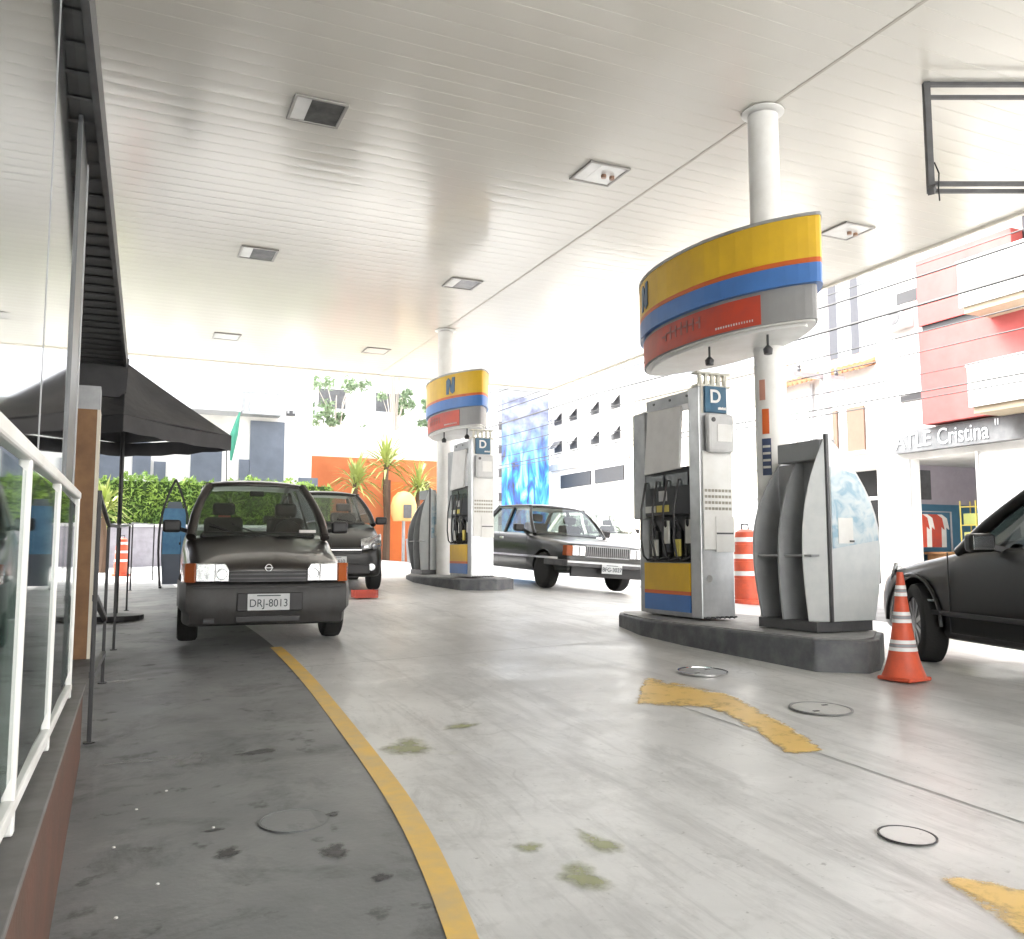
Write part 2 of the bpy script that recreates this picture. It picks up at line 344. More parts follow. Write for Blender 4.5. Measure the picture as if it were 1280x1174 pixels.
def blob(name, cx, cy, rx, ry, rot, m, off, label, cat, group, seed):
    rnd = random.Random(seed); ph = [rnd.uniform(0, 6.28) for _ in range(6)]; n = 40; rx *= 1.35; ry *= 1.35
    vs = [(0, 0)]; fd = [1.]
    for kk, fv in ((.35, .85), (.7, .35), (1., -.55)):
        for i in range(n):
            t = 2*math.pi*i/n; k = (1+.22*math.sin(2*t+ph[0])+.14*math.sin(3*t+ph[1])+.09*math.sin(5*t+ph[2])+.05*math.sin(9*t+ph[3]))*kk
            x = rx*k*math.cos(t); y = ry*k*math.sin(t); vs.append((x*math.cos(rot)-y*math.sin(rot), x*math.sin(rot)+y*math.cos(rot))); fd.append(fv)
    z0 = G(cx, cy); b = MB()
    fs = [(0, i+1, (i+1) % n+1) for i in range(n)]+[(1+r_*n+i, 1+(r_+1)*n+i, 1+(r_+1)*n+(i+1) % n, 1+r_*n+(i+1) % n) for r_ in (0, 1) for i in range(n)]
    b.add([(x, y, G(cx+x, cy+y)-z0) for x, y in vs], fs)
    return tag(fade(b.build(name, m, loc=(cx, cy, z0+off)), fd), label, cat, group)
def strip(name, pts, m, off):
    # pts: (x, y, width); soft sides and soft ends
    b = MB(); P = []; fd = []
    n = len(pts)
    for i, (x, y, w_) in enumerate(pts):
        a = pts[max(i-1, 0)]; c = pts[min(i+1, n-1)]; d = Vector((c[0]-a[0], c[1]-a[1])).normalized(); q = Vector((-d.y, d.x)); row = []
        for u, f in ((-.70,-.6),(-.46,.55),(-.2,1.0),(.2,1.0),(.46,.55),(.70,-.6)):
            xx, yy = x+q.x*u*w_, y+q.y*u*w_; row.append((xx, yy, G(xx, yy)+off)); fd.append(f if 0 < i < n-1 else -.3)
        P.append(row)
    b.grid(P); return tag(fade(b.build(name, m), fd), kind='structure')
def strip2(name, U, W, m, off):
    b = MB(); P = []; fd = []; n = len(U)
    for i in range(n):
        row = []
        for u, f in ((-.14,-.6),(.02,.5),(.25,1.05),(.75,1.05),(.98,.5),(1.14,-.6)):
            x = U[i][0]+(W[i][0]-U[i][0])*u; y = U[i][1]+(W[i][1]-U[i][1])*u; row.append((x, y, G(x, y)+off)); fd.append(f if 0 < i < n-1 else -.5)
        P.append(row)
    b.grid(P); return tag(fade(b.build(name, m), fd), kind='structure')
strip2('road_marking', [(3.44,5.42),(3.42,5.28),(3.50,4.98),(3.56,4.66),(3.53,4.42),(3.46,4.2),(3.36,3.85),(3.24,3.52),(3.16,3.35),(3.12,3.28)], [(2.82,4.66),(2.90,4.60),(3.00,4.52),(3.18,4.42),(3.22,4.27),(3.18,4.1),(3.10,3.78),(3.00,3.50),(2.96,3.40),(2.94,3.34)], M_wornpaint, .004)
# (name, pts) of faint saw cut joints
for (xa, ya), (xb, yb) in (((1.32,6.9),(4.45,6.9)),((3.1,-2.0),(3.1,4.9)),((1.15,1.2),(4.9,1.2)),((1.30,11.0),(4.5,11.0))):
    d = Vector((xb-xa, yb-ya)).normalized(); q = Vector((-d.y, d.x))*.005
    b = MB(); b.add([(xa-q.x, ya-q.y, G(xa-q.x, ya-q.y)+.003), (xb-q.x, yb-q.y, G(xb-q.x, yb-q.y)+.003), (xb+q.x, yb+q.y, G(xb+q.x, yb+q.y)+.003), (xa+q.x, ya+q.y, G(xa+q.x, ya+q.y)+.003)], [(0,1,2,3)])
    tag(b.build('floor_joint', mat('joint_filler', (.30,.30,.29), .8, c2=(.45,.45,.44), nscale=5)), kind='structure')
strip('road_marking', [(2.44,2.12,.06),(2.44,2.02,.10),(2.46,1.86,.26),(2.47,1.7,.34),(2.48,1.4,.36),(2.48,1.1,.36),(2.48,1.0,.36)], M_wornpaint, .004)
for i, (x, y, rx, ry, ro) in enumerate([(1.36,4.31,.12,.20,.2),(1.40,2.57,.085,.12,.3),(1.59,2.80,.045,.17,.15),(1.35,2.87,.05,.06,0),(1.75,4.60,.13,.06,.4)]):
    blob('oil_stain', x, y, rx, ry, ro, M_oil, .004, ['faded olive stain beside the yellow line, farthest from the camera','large olive oil stain on the pale floor, nearest the camera','long thin olive stain running past the large stain','small round olive stain left of the large one','faint olive stain on the pale floor left of the worn arrow'][i], 'stain', 'olive oil stains on the concrete', i+1)
for i, (x, y, rx, ry, ro) in enumerate([(.38,3.27,.06,.045,.4),(.36,3.52,.04,.02,0),(.72,3.12,.07,.06,.8),(.80,3.50,.03,.025,0),(.66,4.55,.14,.04,.2),(.81,2.84,.03,.04,1)]):
    blob('dark_spill', x, y, rx, ry, ro, M_damp, .008, ['dark wet spill in the middle of the dark lane, darkest of the spots','small dark spot left of the manhole on the dark lane','wide dark smudge right of the lane manhole near the yellow line','small dark spot beside the yellow line above the lane manhole','long dark streak across the lane in front of the brown hatchback','small dark spot near the bottom edge of the dark lane'][i], 'stain', 'dark spills on the painted lane', 20+i)
for i, (x, y, rx, ry, ro) in enumerate([(.15,4.65,.16,.05,.1),(.36,4.55,.12,.09,1.2),(.03,6.9,.15,.08,0)]):
    blob('dust_patch', x, y, rx, ry, ro, M_dust, .008, ['pale dusty streak on the dark lane beside the brown low wall end','pale dusty patch right of the streak on the dark lane','pale patch on the dark lane beside the fence posts'][i], 'stain', 'pale dust patches on the dark lane', 40+i)
for i in range(7):
    x = [.03,.02,.22,.36,.12,.10,.15][i]; y = [2.9,3.5,4.1,3.55,2.6,3.9,3.1][i]
    b = MB(); b.lathe([(.001,0),(.006,.001),(.005,.005),(.001,.006)], n=8)
    tag(b.build('litter', M_white, loc=(x, y, G(x, y)+.005)), 'tiny white crumb of litter on the dark painted lane', 'litter', 'white specks on the dark lane')
def manhole(x, y, r, m1, m2, label, ringh=.006, slots=True):
    t = thing('manhole_cover', label, 'manhole cover', (x, y, G(x, y)+.004), 0, 'manhole covers in the forecourt floor')
    t.rotation_euler = (R(2.1), 0, 0)
    b = MB(); b.lathe([(r*.98,0),(r*.96,ringh*.6),(.001,ringh*.6)], n=40); b.build('lid', m1, t)
    b = MB(); b.lathe([(r*1.06,0),(r*1.06,ringh),(r,ringh),(r*.99,ringh*.2)], n=40)
    vs, fs = b.v, b.f; b.build('ring', m2, t, smooth=False)
    for k in range(2 if slots else 0):
        a = .6+k*3.1; c = MB(); c.box((r*.6*math.cos(a)-.02, r*.6*math.sin(a)-.008, ringh*.6), (r*.6*math.cos(a)+.02, r*.6*math.sin(a)+.008, ringh*.6+.003)); c.build('lifting_slot', M_black, t)
M_ring = mat('dark_iron', (.05,.05,.05), .5, .4)
M_ringp = mat('worn_iron', (.22,.22,.22), .5, .2)
manhole(3.87, 5.28, .17, M_grey, M_chrome, 'shiny round metal cover beside the near pump island', .012)
manhole(3.78, 4.02, .17, M_floor, M_ringp, 'faint round cover between the worn arrow and the cone')
manhole(2.61, 2.37, .095, M_floor, M_ring, 'small pale round cover with a dark rim nearest the camera on the right', .003, False)
manhole(.65, 3.50, .125, M_darkfloor, mat('painted_iron', (.15,.155,.16), .5), 'round cover painted over in the dark lane', .004, False)
# ---------------------------------------------------------------- canopy
H = 5.2
cx0, cx1, cy0, cy1 = -6.0, 9.55, -4.5, 18.95
def ceil_mat():
    m = bpy.data.materials.new('white_lacquered_boards'); m.use_nodes = True; N = m.node_tree.nodes; L = m.node_tree.links; b = N['Principled BSDF']
    tc = N.new('ShaderNodeTexCoord'); n = N.new('ShaderNodeTexNoise'); n.inputs['Scale'].default_value = .5; n.inputs['Detail'].default_value = 5
    L.new(tc.outputs['Object'], n.inputs['Vector'])
    r = N.new('ShaderNodeValToRGB'); r.color_ramp.elements[0].position = .35; r.color_ramp.elements[0].color = (.70,.68,.62,1); r.color_ramp.elements[1].position = .7; r.color_ramp.elements[1].color = (.64,.62,.56,1)
    L.new(n.outputs['Fac'], r.inputs[0]); L.new(r.outputs[0], b.inputs['Base Color'])
    b.inputs['Roughness'].default_value = .17; b.inputs['Specular IOR Level'].default_value = .5
    mp = N.new('ShaderNodeMapping'); mp.inputs['Scale'].default_value = (.35, 1.2, 1); L.new(tc.outputs['Object'], mp.inputs[0])
    n2 = N.new('ShaderNodeTexNoise'); n2.inputs['Scale'].default_value = 1.2; n2.inputs['Detail'].default_value = 2; L.new(mp.outputs[0], n2.inputs['Vector'])
    bp = N.new('ShaderNodeBump'); bp.inputs['Strength'].default_value = .12; bp.inputs['Distance'].default_value = .02; L.new(n2.outputs['Fac'], bp.inputs['Height']); L.new(bp.outputs[0], b.inputs['Normal'])
    return m
M_ceil = ceil_mat()
can = thing('canopy', 'large flat white forecourt canopy with boarded soffit on two round columns', 'canopy', (0, 0, H))
b = MB(); bw = .20; y = cy0
rnd = random.Random(3)
seamx = [cx0, 5.2-.01, 5.2+.01, cx1]
while y < cy1-.01:
    y2 = min(y+bw, cy1); dz = rnd.uniform(-.0003, .0003)
    prof = [(0,.005),(.014,.0),(.25,-.0006),(.5,-.0009),(.75,-.0006),(.986,.0),(1,.005)]
    for (xa, xb) in ((cx0, 5.19), (5.21, cx1)):
        vs = [(xa, y+(y2-y)*t, z_+dz) for t, z_ in prof]+[(xb, y+(y2-y)*t, z_+dz) for t, z_ in prof]; n = len(prof)
        b.add(vs, [(i, i+n, i+n+1, i+1) for i in range(n-1)])
    y = y2
sof = b.build('soffit', M_ceil, can, fixn=False)
b = MB(); b.box((cx0, cy0, .03), (cx1, cy1, .25)); b.build('roof_deck', M_grey, can)
b = MB(); b.box((5.185, cy0, -.004), (5.215, cy1, .02)); b.build('seam_trim', mat('seam', (.45,.42,.36), .5), can)
M_fas = mat('fascia', (.60,.57,.5), .4)
for a, c in (((cx1, cy0-.06, -.035), (cx1+.06, cy1+.06, .75)), ((cx0-.06, cy0-.06, -.035), (cx0, cy1+.06, .75)), ((cx0, cy1, -.035), (cx1, cy1+.06, .75)), ((cx0, cy0-.06, -.035), (cx1, cy0, .75))):
    b = MB(); b.box(a, c); b.build('fascia', M_fas, can)
for (x, y, z0) in ((5.2, 6.02, .56), (5.23, 14.64, .80)):
    b = MB(); b.lathe([(.135, z0-H),(.135, -.05)], (x, y, 0), 40); o = b.build('column', M_white, can, smooth=True)
    b = MB(); b.lathe([(.15, -.03),(.19, -.022),(.19, -.012),(.14, -.012)], (x, y, 0), 40); b.build('collar', M_white, o, smooth=True)
# recessed lights
k = 4.0/3.8
lights = [(1.64,8.58),(4.55,8.0),(1.64,12.0),(4.55,12.0),(1.66,16.7),(4.5,16.7),(8.15,7.98)]
lights = [(1.41*k,7.27*k),(4.26*k,7.36*k),(1.46*k,11.2*k),(4.29*k,11.31*k),(1.57*k,15.86*k),(4.28*k,15.86*k),(7.72*k,7.54*k)]
ll = ['recessed square ceiling light with dark glass above the dark lane, nearest the camera','recessed square ceiling light with clear reflector in front of the near column','recessed ceiling light above the brown hatchback','recessed ceiling light just in front of the far column','recessed ceiling light near the canopy edge on the left','recessed ceiling light near the far edge of the canopy beside the far column','recessed ceiling light behind the near yellow sign on the street side']
hs_ = .21
M_lampglass = mat('lamp_glass_dark', (.16,.16,.155), .1, c2=(.1,.1,.1)); M_lampref = mat('lamp_reflector', (.75,.75,.73), .25, .3)
for i, (x, y) in enumerate(lights):
    t = thing('ceiling_light', ll[i], 'ceiling light', (x, y, H-.004), 0, 'recessed lights in the canopy ceiling')
    b = MB()
    for a, c in (((-hs_-.03,-hs_-.03,-.02),(hs_+.03,-hs_,.0)),((-hs_-.03,hs_,-.02),(hs_+.03,hs_+.03,.0)),((-hs_-.03,-hs_,-.02),(-hs_,hs_,.0)),((hs_,-hs_,-.02),(hs_+.03,hs_,.0))): b.box(a, c)
    b.build('frame', mat('lamp_frame', (.30,.29,.27), .4, .3), t, bevel=.004)
    b = MB(); b.add([(-hs_,-hs_,-.006),(-hs_*.45,-hs_*.7,-.008),(-hs_*.45,hs_*.7,-.008),(-hs_,hs_,-.006)], [(0,1,2,3)]); b.slab([(-hs_,-hs_,-.004),(-hs_*.4,-hs_,-.004),(-hs_*.4,hs_,-.004),(-hs_,hs_,-.004)], (0,0,-1), .006); b.build('reflector', M_lampref, t)
    b = MB(); b.slab([(-hs_*.4,-hs_,-.004),(hs_,-hs_,-.004),(hs_,hs_,-.004),(-hs_*.4,hs_,-.004)], (0,0,-1), .008 if i != 6 else .007); b.build('glass', M_lampglass if i in (0,2,3) else M_lampref, t)
    if i in (1, 6):
        for q in (0, 1):
            b = MB(); b.lathe([(.028,-.045),(.028,-.012)], (.05+q*.1, 0, 0), 12); b.build('bulb', mat('bulb_brown', (.30,.18,.12), .4), t)
# hanging empty sign frame
c_, s_ = math.cos(R(-24.1)), math.sin(R(-24.1))
fr = thing('hanging_frame', 'empty black steel sign frame hanging under the canopy at the upper right', 'frame', (6.14, 5.05, H), R(-24.1))
b = MB(); b.beam((0,0,-.004), (0,0,-.98), .05, .05); b.beam((1.75,0,-.004), (1.75,0,-.98), .05, .05); b.build('upright', M_dgrey, fr)
for z_ in (-.02, -.135, -.90, -.965):
    b = MB(); b.beam((.0,.0,z_), (1.75,.0,z_), .03 if z_ in (-.135,-.965) else .04, .03); b.build('crossbar', M_dgrey, fr)
for x in (0, .86, 1.7):
    b = MB(); b.beam((x+.02,0,-.93), (x-.07,-.14,-1.03), .05, .05); b.build('bracket', M_dgrey, fr)
b = MB(); b.tube([(.03,-.02,-.72),(.06,-.03,-.82),(.05,-.03,-.95),(.055,-.03,-1.06)], .006, 6); b.build('cable_end', M_wire, fr)
# ---------------------------------------------------------------- pump islands
def island(pts, ztop, zlow, label):
    t = MB(); n = len(pts)
    cxm = sum(p[0] for p in pts)/n; cym = sum(p[1] for p in pts)/n
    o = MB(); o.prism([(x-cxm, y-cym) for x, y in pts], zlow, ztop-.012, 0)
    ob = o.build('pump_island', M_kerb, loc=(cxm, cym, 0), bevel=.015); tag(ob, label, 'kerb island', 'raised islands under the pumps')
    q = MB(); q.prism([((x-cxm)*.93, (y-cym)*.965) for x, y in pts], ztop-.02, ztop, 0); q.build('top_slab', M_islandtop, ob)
    return ob
island([(4.60,4.93),(4.88,4.70),(5.06,4.77),(5.52,5.16),(5.80,5.9),(5.82,6.8),(5.60,7.6),(5.2,8.0),(4.82,8.0),(4.66,7.75),(4.50,7.1),(4.49,6.4),(4.54,5.7)], .58, .2, 'boat shaped dark concrete island under the near pump and white oil display')
island([(4.71,12.45),(4.95,12.25),(5.21,12.2),(5.6,12.45),(5.78,13.2),(5.8,14.3),(5.6,15.2),(5.25,15.75),(4.9,15.65),(4.68,15.1),(4.56,14.3),(4.60,13.3)], .80, .5, 'boat shaped dark concrete island under the far pump behind the brown hatchback')
# ---------------------------------------------------------------- pump
M_disp = mat('display_panel_dark', (.03,.032,.037), .5)
M_pale = mat('paper_label', (.62,.62,.58), .6); M_yel2 = mat('label_yellow', (.62,.52,.12), .6)
def make_pump(loc, label):
    t = thing('fuel_pump', label, 'fuel pump', loc, 0, 'fuel dispensers on the islands')
    W, L, Ht = .37, .94, 2.25
    # near mast (full height) with its end face towards -Y
    b = MB(); b.box((0,0,0), (W,.16,2.12)); mast = b.build('mast', M_steel, t, bevel=.01)
    b = MB(); b.box((.03,-.012,.62), (W-.015,.0,1.52)); b.build('white_panel', M_white, mast, bevel=.004)
    b = MB(); b.box((.05,-.09,1.50), (W-.03,-.013,1.86)); bx = b.build('card_reader', M_lgrey, mast, bevel=.03)
    b = MB(); b.box((.14,-.096,1.60), (W-.07,-.0905,1.76)); b.build('reader_window', M_white, bx, bevel=.01)
    b = MB(); b.lathe([(.022,0),(.022,.008)], (.10,-.097,1.80), 12, axis='y'); b.build('reader_button', M_dgrey, bx)
    b = MB(); b.box((.06,-.03,1.875), (W-.07,-.001,2.12)); sg = b.build('grade_sign', M_teal, mast, bevel=.006)
    text('grade_letter', 'D', .17, (.17,-.034,2.02), (R(90),0,0), M_white, sg, bold=.004)
    b = MB()
    for i in range(6): b.box((.20+i*.015,-.0345,1.905), (.212+i*.015,-.0305,1.925+.004*(i % 2)))
    b.build('small_print', M_white, sg)
    b = MB(); b.box((.03,-.004,1.87), (.052,.0,2.2)); b.box((W-.065,-.004,1.87), (W-.05,.0,2.2)); b.build('sign_edge', mat('cream_strip', (.62,.60,.52), .5), mast)
    b = MB()
    for k in range(5): b.box((.03+k*.07,.02,2.13), (.06+k*.07,.05,2.25))
    b.box((.0,.0,2.24), (W,.1,2.26)); b.box((.0,.0,2.12), (W,.1,2.14)); b.build('top_lattice', mat('cream_strip', (.66,.62,.45), .5), mast)
    b = MB()
    for r_ in range(4):
        for k in range(8): b.box((.045+k*.038,-.0155,.98+r_*.055), (.072+k*.038,-.0125,1.005+r_*.055))
    b.build('price_chart', mat('chart_ink', (.35,.33,.28), .6), mast)
    b = MB(); b.box((.16,-.018,.60), (W-.005,-.0125,.92)); b.build('notice', M_white, mast)
    b = MB(); b.box((.165,-.022,.76), (W-.02,-.0185,.775)); b.build('notice_line', M_dgrey, mast)
    b = MB(); b.lathe([(.03,0),(.03,.006)], (.085,-.008,.36), 16, axis='y'); b.build('lock_disc', M_chrome, mast)
    b = MB()
    for k in range(14): b.tube([(.02+k*.026,-.004,.012),(.02+k*.026,-.03,.004+.01*(k % 2))], .008, 6)
    b.build('foot_bolts', M_dgrey, mast)
    # lower cabinet
    b = MB(); b.box((.012,.161,.0), (W-.012,L,.50)); cab = b.build('cabinet', M_grey, t, bevel=.01)
    b = MB(); b.box((-.004,.175,.235), (.0115,L-.01,.495)); b.build('yellow_panel', M_yellow, cab)
    b = MB(); b.box((-.004,.175,.200), (.0115,L-.01,.234)); b.build('orange_band', M_orange, cab)
    b = MB(); b.box((-.004,.175,.045), (.0115,L-.01,.199)); b.build('blue_panel', M_blue, cab)
    # nozzle bay
    b = MB(); b.box((.13,.161,.501), (W-.012,L,.95)); bay = b.build('nozzle_bay', M_dgrey, t)
    for k, y in enumerate((.24,.42,.60,.80)):
        b = MB(); b.tube([(.10,y,.78),(.04,y,.86),(.03,y,.90)], [.022,.026,.02], 10); b.tube([(.10,y,.80),(.10,y,.60),(.115,y,.55)], [.026,.022,.018], 10)
        b.box((.055,y-.03,.60), (.10,y+.03,.80)); nz = b.build('nozzle', M_black, bay, bevel=.006)
        b = MB(); b.tube([(.10,y+.07,1.30),(-.01,y+.08,1.28),(-.055,y+.09,1.02),(-.065,y+.09,.72),(-.05,y+.07,.56),(-.03,y+.03,.52),(.04,y,.54),(.10,y,.60)], .011, 8); b.build('hose', M_black, bay, smooth=True)
        b = MB(); b.tube([(.06,y+.05,.93),(.045,y+.06,.75),(.05,y+.055,.56),(.09,y+.02,.515),(.11,y,.60)], .012, 8); b.build('hose', M_black, nz, smooth=True)
        b = MB(); b.box((.03,y-.045,.56 if k % 2 else .68), (.052,y+.04,.72 if k % 2 else .90)); b.build('label_plate', M_pale if k != 1 else M_yel2, bay, bevel=.003)
    # display head
    b = MB(); b.box((.02,.161,.951), (W-.02,L,1.40)); hd = b.build('display_head', M_disp, t, bevel=.012)
    b = MB(); b.box((.008,.20,1.22), (.0195,.55,1.34)); b.box((.008,.60,1.22), (.0195,L-.05,1.34)); b.build('display_window', mat('lcd', (.10,.11,.12), .15), hd)
    b = MB(); b.box((.010,.52,.985), (.0195,.72,1.05)); b.build('yellow_label', M_yel2, hd)
    b = MB(); b.box((.010,.75,.985), (.0195,.92,1.05)); b.build('white_label', M_pale, hd)
    b = MB(); b.box((.010,.55,1.09), (.0195,.68,1.19)); b.build('keypad', M_lgrey, hd)
    # upper frame with inclined blank panel
    b = MB(); b.box((.06,.161,2.0), (W-.06,L+.02,2.12)); b.box((.06,L-.04,1.401), (W-.06,L+.02,1.999)); b.build('top_frame', M_grey, t, bevel=.008)
    b = MB(); b.add([(-.03,.28,1.38),(-.03,L-.06,1.36),(-.0,L-.06,1.36),(-.0,.28,1.38),(.02,.30,1.98),(.02,L-.06,2.0),(.05,L-.06,2.0),(.05,.30,1.98)], [(0,1,5,4),(1,2,6,5),(2,3,7,6),(3,0,4,7),(4,5,6,7),(3,2,1,0)])
    b.build('blank_panel', mat('blank_white', (.66,.65,.64), .5, c2=(.60,.59,.58)), t, bevel=.012)
    b = MB()
    for k in range(7): b.box((.10,.19,1.42+k*.08), (.20,.27,1.47+k*.08))
    b.build('hose_pulleys', M_white, t, bevel=.01)
    b = MB()
    for k in range(3): b.lathe([(.012,-.012),(.012,.0)], (.0605,.25+k*.28,2.07), 10, axis='x')
    b.build('frame_bolts', M_dgrey, t)
    b = MB(); b.box((.05,L+.03,.93), (.33,L+.27,2.02)); b.build('hose_mast', M_grey, t, bevel=.015)
    b = MB(); b.box((.08,L+.03,0), (.30,L+.20,.929)); b.build('mast_foot', M_grey, t, bevel=.01)
    return t
p1 = make_pump((4.78,6.51,.60), 'grey fuel pump on the near island with a teal letter D sign')
p2 = copy_tree(p1, loc=(4.85,12.35,.82), label='fuel pump on the far island with pale mast beside the dark sedan')
# ---------------------------------------------------------------- lens signs
def lens(L, Wd, z, n=22, tip=.06):
    P = []
    for i in range(n+1):
        s = math.sin(math.pi/2*(-1+2*i/n)); P.append((-(tip*(1-abs(s)**8)**.5+(Wd-tip)*(1-abs(s)**2.3)), s*L))
    for i in range(n-1, 0, -1):
        s = math.sin(math.pi/2*(-1+2*i/n)); P.append(((tip*(1-abs(s)**8)**.5+(Wd-tip)*(1-abs(s)**2.3)), s*L))
    return P
def lens_sign(loc, label, emy, sc=1.):
    t = thing('pump_sign', label, 'sign', loc, 0, 'lens shaped signs over the pump islands')
    L, Wd = 1.27*sc, .46*sc
    b = MB(); b.prism(lens(L, Wd, 0), .50, .84); b.build('yellow_band', M_yellow, t)
    b = MB(); b.prism(lens(L, Wd, 0), .46, .499); b.build('orange_stripe', M_orange, t)
    b = MB(); b.prism(lens(L, Wd, 0), .30, .459); b.build('blue_band', M_blue, t)
    b = MB(); b.prism(lens(L+.012, Wd+.012, 0), .84, .865); b.build('top_trim', M_grey, t)
    b = MB(); b.prism(lens(L*.95, Wd*.90, 0), .02, .299); lo = b.build('lower_tier', mat('tier_grey', (.30,.30,.30), .5), t)
    # red banner wrapped on the far two thirds of the -X side of the lower tier
    P = lens(L*.95+.006, Wd*.90+.006, 0, 44)[:45]; P = [p for p in P if -.70*L <= p[1] <= .90*L]
    b = MB(); b.grid([[(x, y, .025), (x, y, .27)] for x, y in P]); ban = b.build('banner', M_red, lo, solid=.004)
    Q = [p for p in P if -.66*L <= p[1] <= -.30*L]
    b = MB()
    for i in range(len(Q)-1):
        (xa, ya), (xb, yb) = Q[i], Q[i+1]
        for k in range(3):
            y0 = ya+(yb-ya)*k/3; y1 = y0+(yb-ya)*.24; xx = xa+(xb-xa)*k/3-.006
            b.box((xx, y0, .06), (xx+.003, y1, .078))
    b.build('small_lettering', M_white, ban)
    Q = [p for p in P if -.22*L <= p[1] <= .32*L]
    b = MB()
    rr = random.Random(5)
    for i in range(len(Q)-1):
        (xa, ya), (xb, yb) = Q[i], Q[i+1]; hh = .07+.05*rr.random()
        b.box((xa-.007, ya, .12), (xa-.004, ya+.022, .12+hh)); b.box((xa-.007, ya, .12+hh*.5), (xa-.004, yb-.012, .12+hh*.5+.018))
    b.build('faded_lettering', mat('faded_letters', (.40,.16,.15), .5), ban)
    b = MB(); b.prism(lens(L*.93, Wd*.86, 0), .004, .019); b.prism(lens(L*.86, Wd*.78, 0), -.02, .0039); b.build('underside', M_white, t)
    # emblem: two leaning curved strokes on a pale square
    def onx(y): return -(.05+(Wd-.05)*(1-abs(y/L)**2.3))
    y = emy
    b = MB(); ye = y
    pts = []
    for (u, v) in ((-.10,.53),(-.10,.75),(-.05,.79),(.0,.75),(.02,.62),(.04,.79),(.10,.79),(.10,.56),(.05,.53),(.0,.57),(-.02,.70),(-.04,.53)):
        pts.append((onx(y-u)-.010, y-u, v))
    b.add(pts+[(p[0]+.008, p[1], p[2]) for p in pts], [tuple(range(12)), tuple(range(23, 11, -1))]+[(i, (i+1) % 12, (i+1) % 12+12, i+12) for i in range(12)])
    b.build('emblem', mat('emblem_blue', (.06,.13,.22), .4), t)
    for (yy, xx) in ((-.75,-.1),(-.2,-.28)):
        b = MB(); b.tube([(xx,yy,.02),(xx,yy,-.13)], .010, 6); b.lathe([(.035,-.045),(.04,0),(.012,.03)], (xx,yy,-.14), 12); b.build('bracket_lamp', M_black, t, smooth=True)
    return t
lens_sign((4.95,6.38,3.02), 'curved yellow and blue sign with a red banner above the near pump', .70)
lens_sign((4.95,13.30,3.13), 'curved yellow and blue sign above the far pump', -.60, .88)
# stickers on near column
b = MB()
def wrap(r, a0, a1, z0, z1, cx, cy, n=6): return [[(cx+r*math.cos(a0+(a1-a0)*i/n), cy+r*math.sin(a0+(a1-a0)*i/n), z) for z in (z0, z1)] for i in range(n+1)]
col1 = [o for o in can.children if o.name.startswith('column')][0]
for nm, m, z0, z1, a0, a1 in (('sticker', M_orange, 2.22, 2.44, -2.25, -1.80), ('sticker', mat('sticker_blue', (.05,.07,.14), .5), 1.86, 2.18, -2.30, -1.72), ('sticker', mat('sticker_worn', (.55,.27,.20), .6), 2.52, 2.70, -2.4, -2.0)):
    b = MB(); b.grid(wrap(.139, R(225)+a0+2.05-.3, R(225)+a1+2.05-.3, z0-H, z1-H, 5.2, 6.02)); b.build(nm, m, col1, solid=.002)
b = MB()
for k in range(4): b.grid(wrap(.1425, R(225)-.5, R(225)-.02, 1.92+k*.06-H, 1.94+k*.06-H, 5.2, 6.02))
b.build('sticker_print', M_pale, col1, solid=.002)
# ---------------------------------------------------------------- pointed oil display
def ogive_half(n=14, Hh=1.46, w0=.47, wm=.56, zt=.0):
    # (offset, z) outline of one wing from the bottom to the tip at the ridge
    pts = []
    for i in range(n+1):
        t = i/n; z = t*Hh
        if t < .38: wv = w0+(wm-w0)*math.sin(t/.38*math.pi/2)
        else: wv = wm*(1-((t-.38)/.62)**2.1)
        pts.append((max(wv, .0), z))
    return pts
M_dispw = mat('display_white', (.62,.64,.64), .4, c2=(.54,.57,.58)); M_dispg = mat('display_grey', (.36,.37,.38), .5, c2=(.29,.30,.31), nscale=4)
M_print = None
def print_mat():
    m = bpy.data.materials.new('pale_blue_print'); m.use_nodes = True; N = m.node_tree.nodes; L = m.node_tree.links; b = N['Principled BSDF']; tc = N.new('ShaderNodeTexCoord')
    n = N.new('ShaderNodeTexNoise'); n.inputs['Scale'].default_value = 7; n.inputs['Detail'].default_value = 5; n.inputs['Distortion'].default_value = 1.4; L.new(tc.outputs['Object'], n.inputs['Vector'])
    r = N.new('ShaderNodeValToRGB'); e = r.color_ramp.elements; e[0].position = .36; e[0].color = (.26,.40,.50,1); e[1].position = .62; e[1].color = (.58,.63,.64,1); x = e.new(.50); x.color = (.48,.57,.61,1)
    L.new(n.outputs['Fac'], r.inputs[0]); L.new(r.outputs[0], b.inputs['Base Color']); b.inputs['Roughness'].default_value = .35; return m
M_print = print_mat()
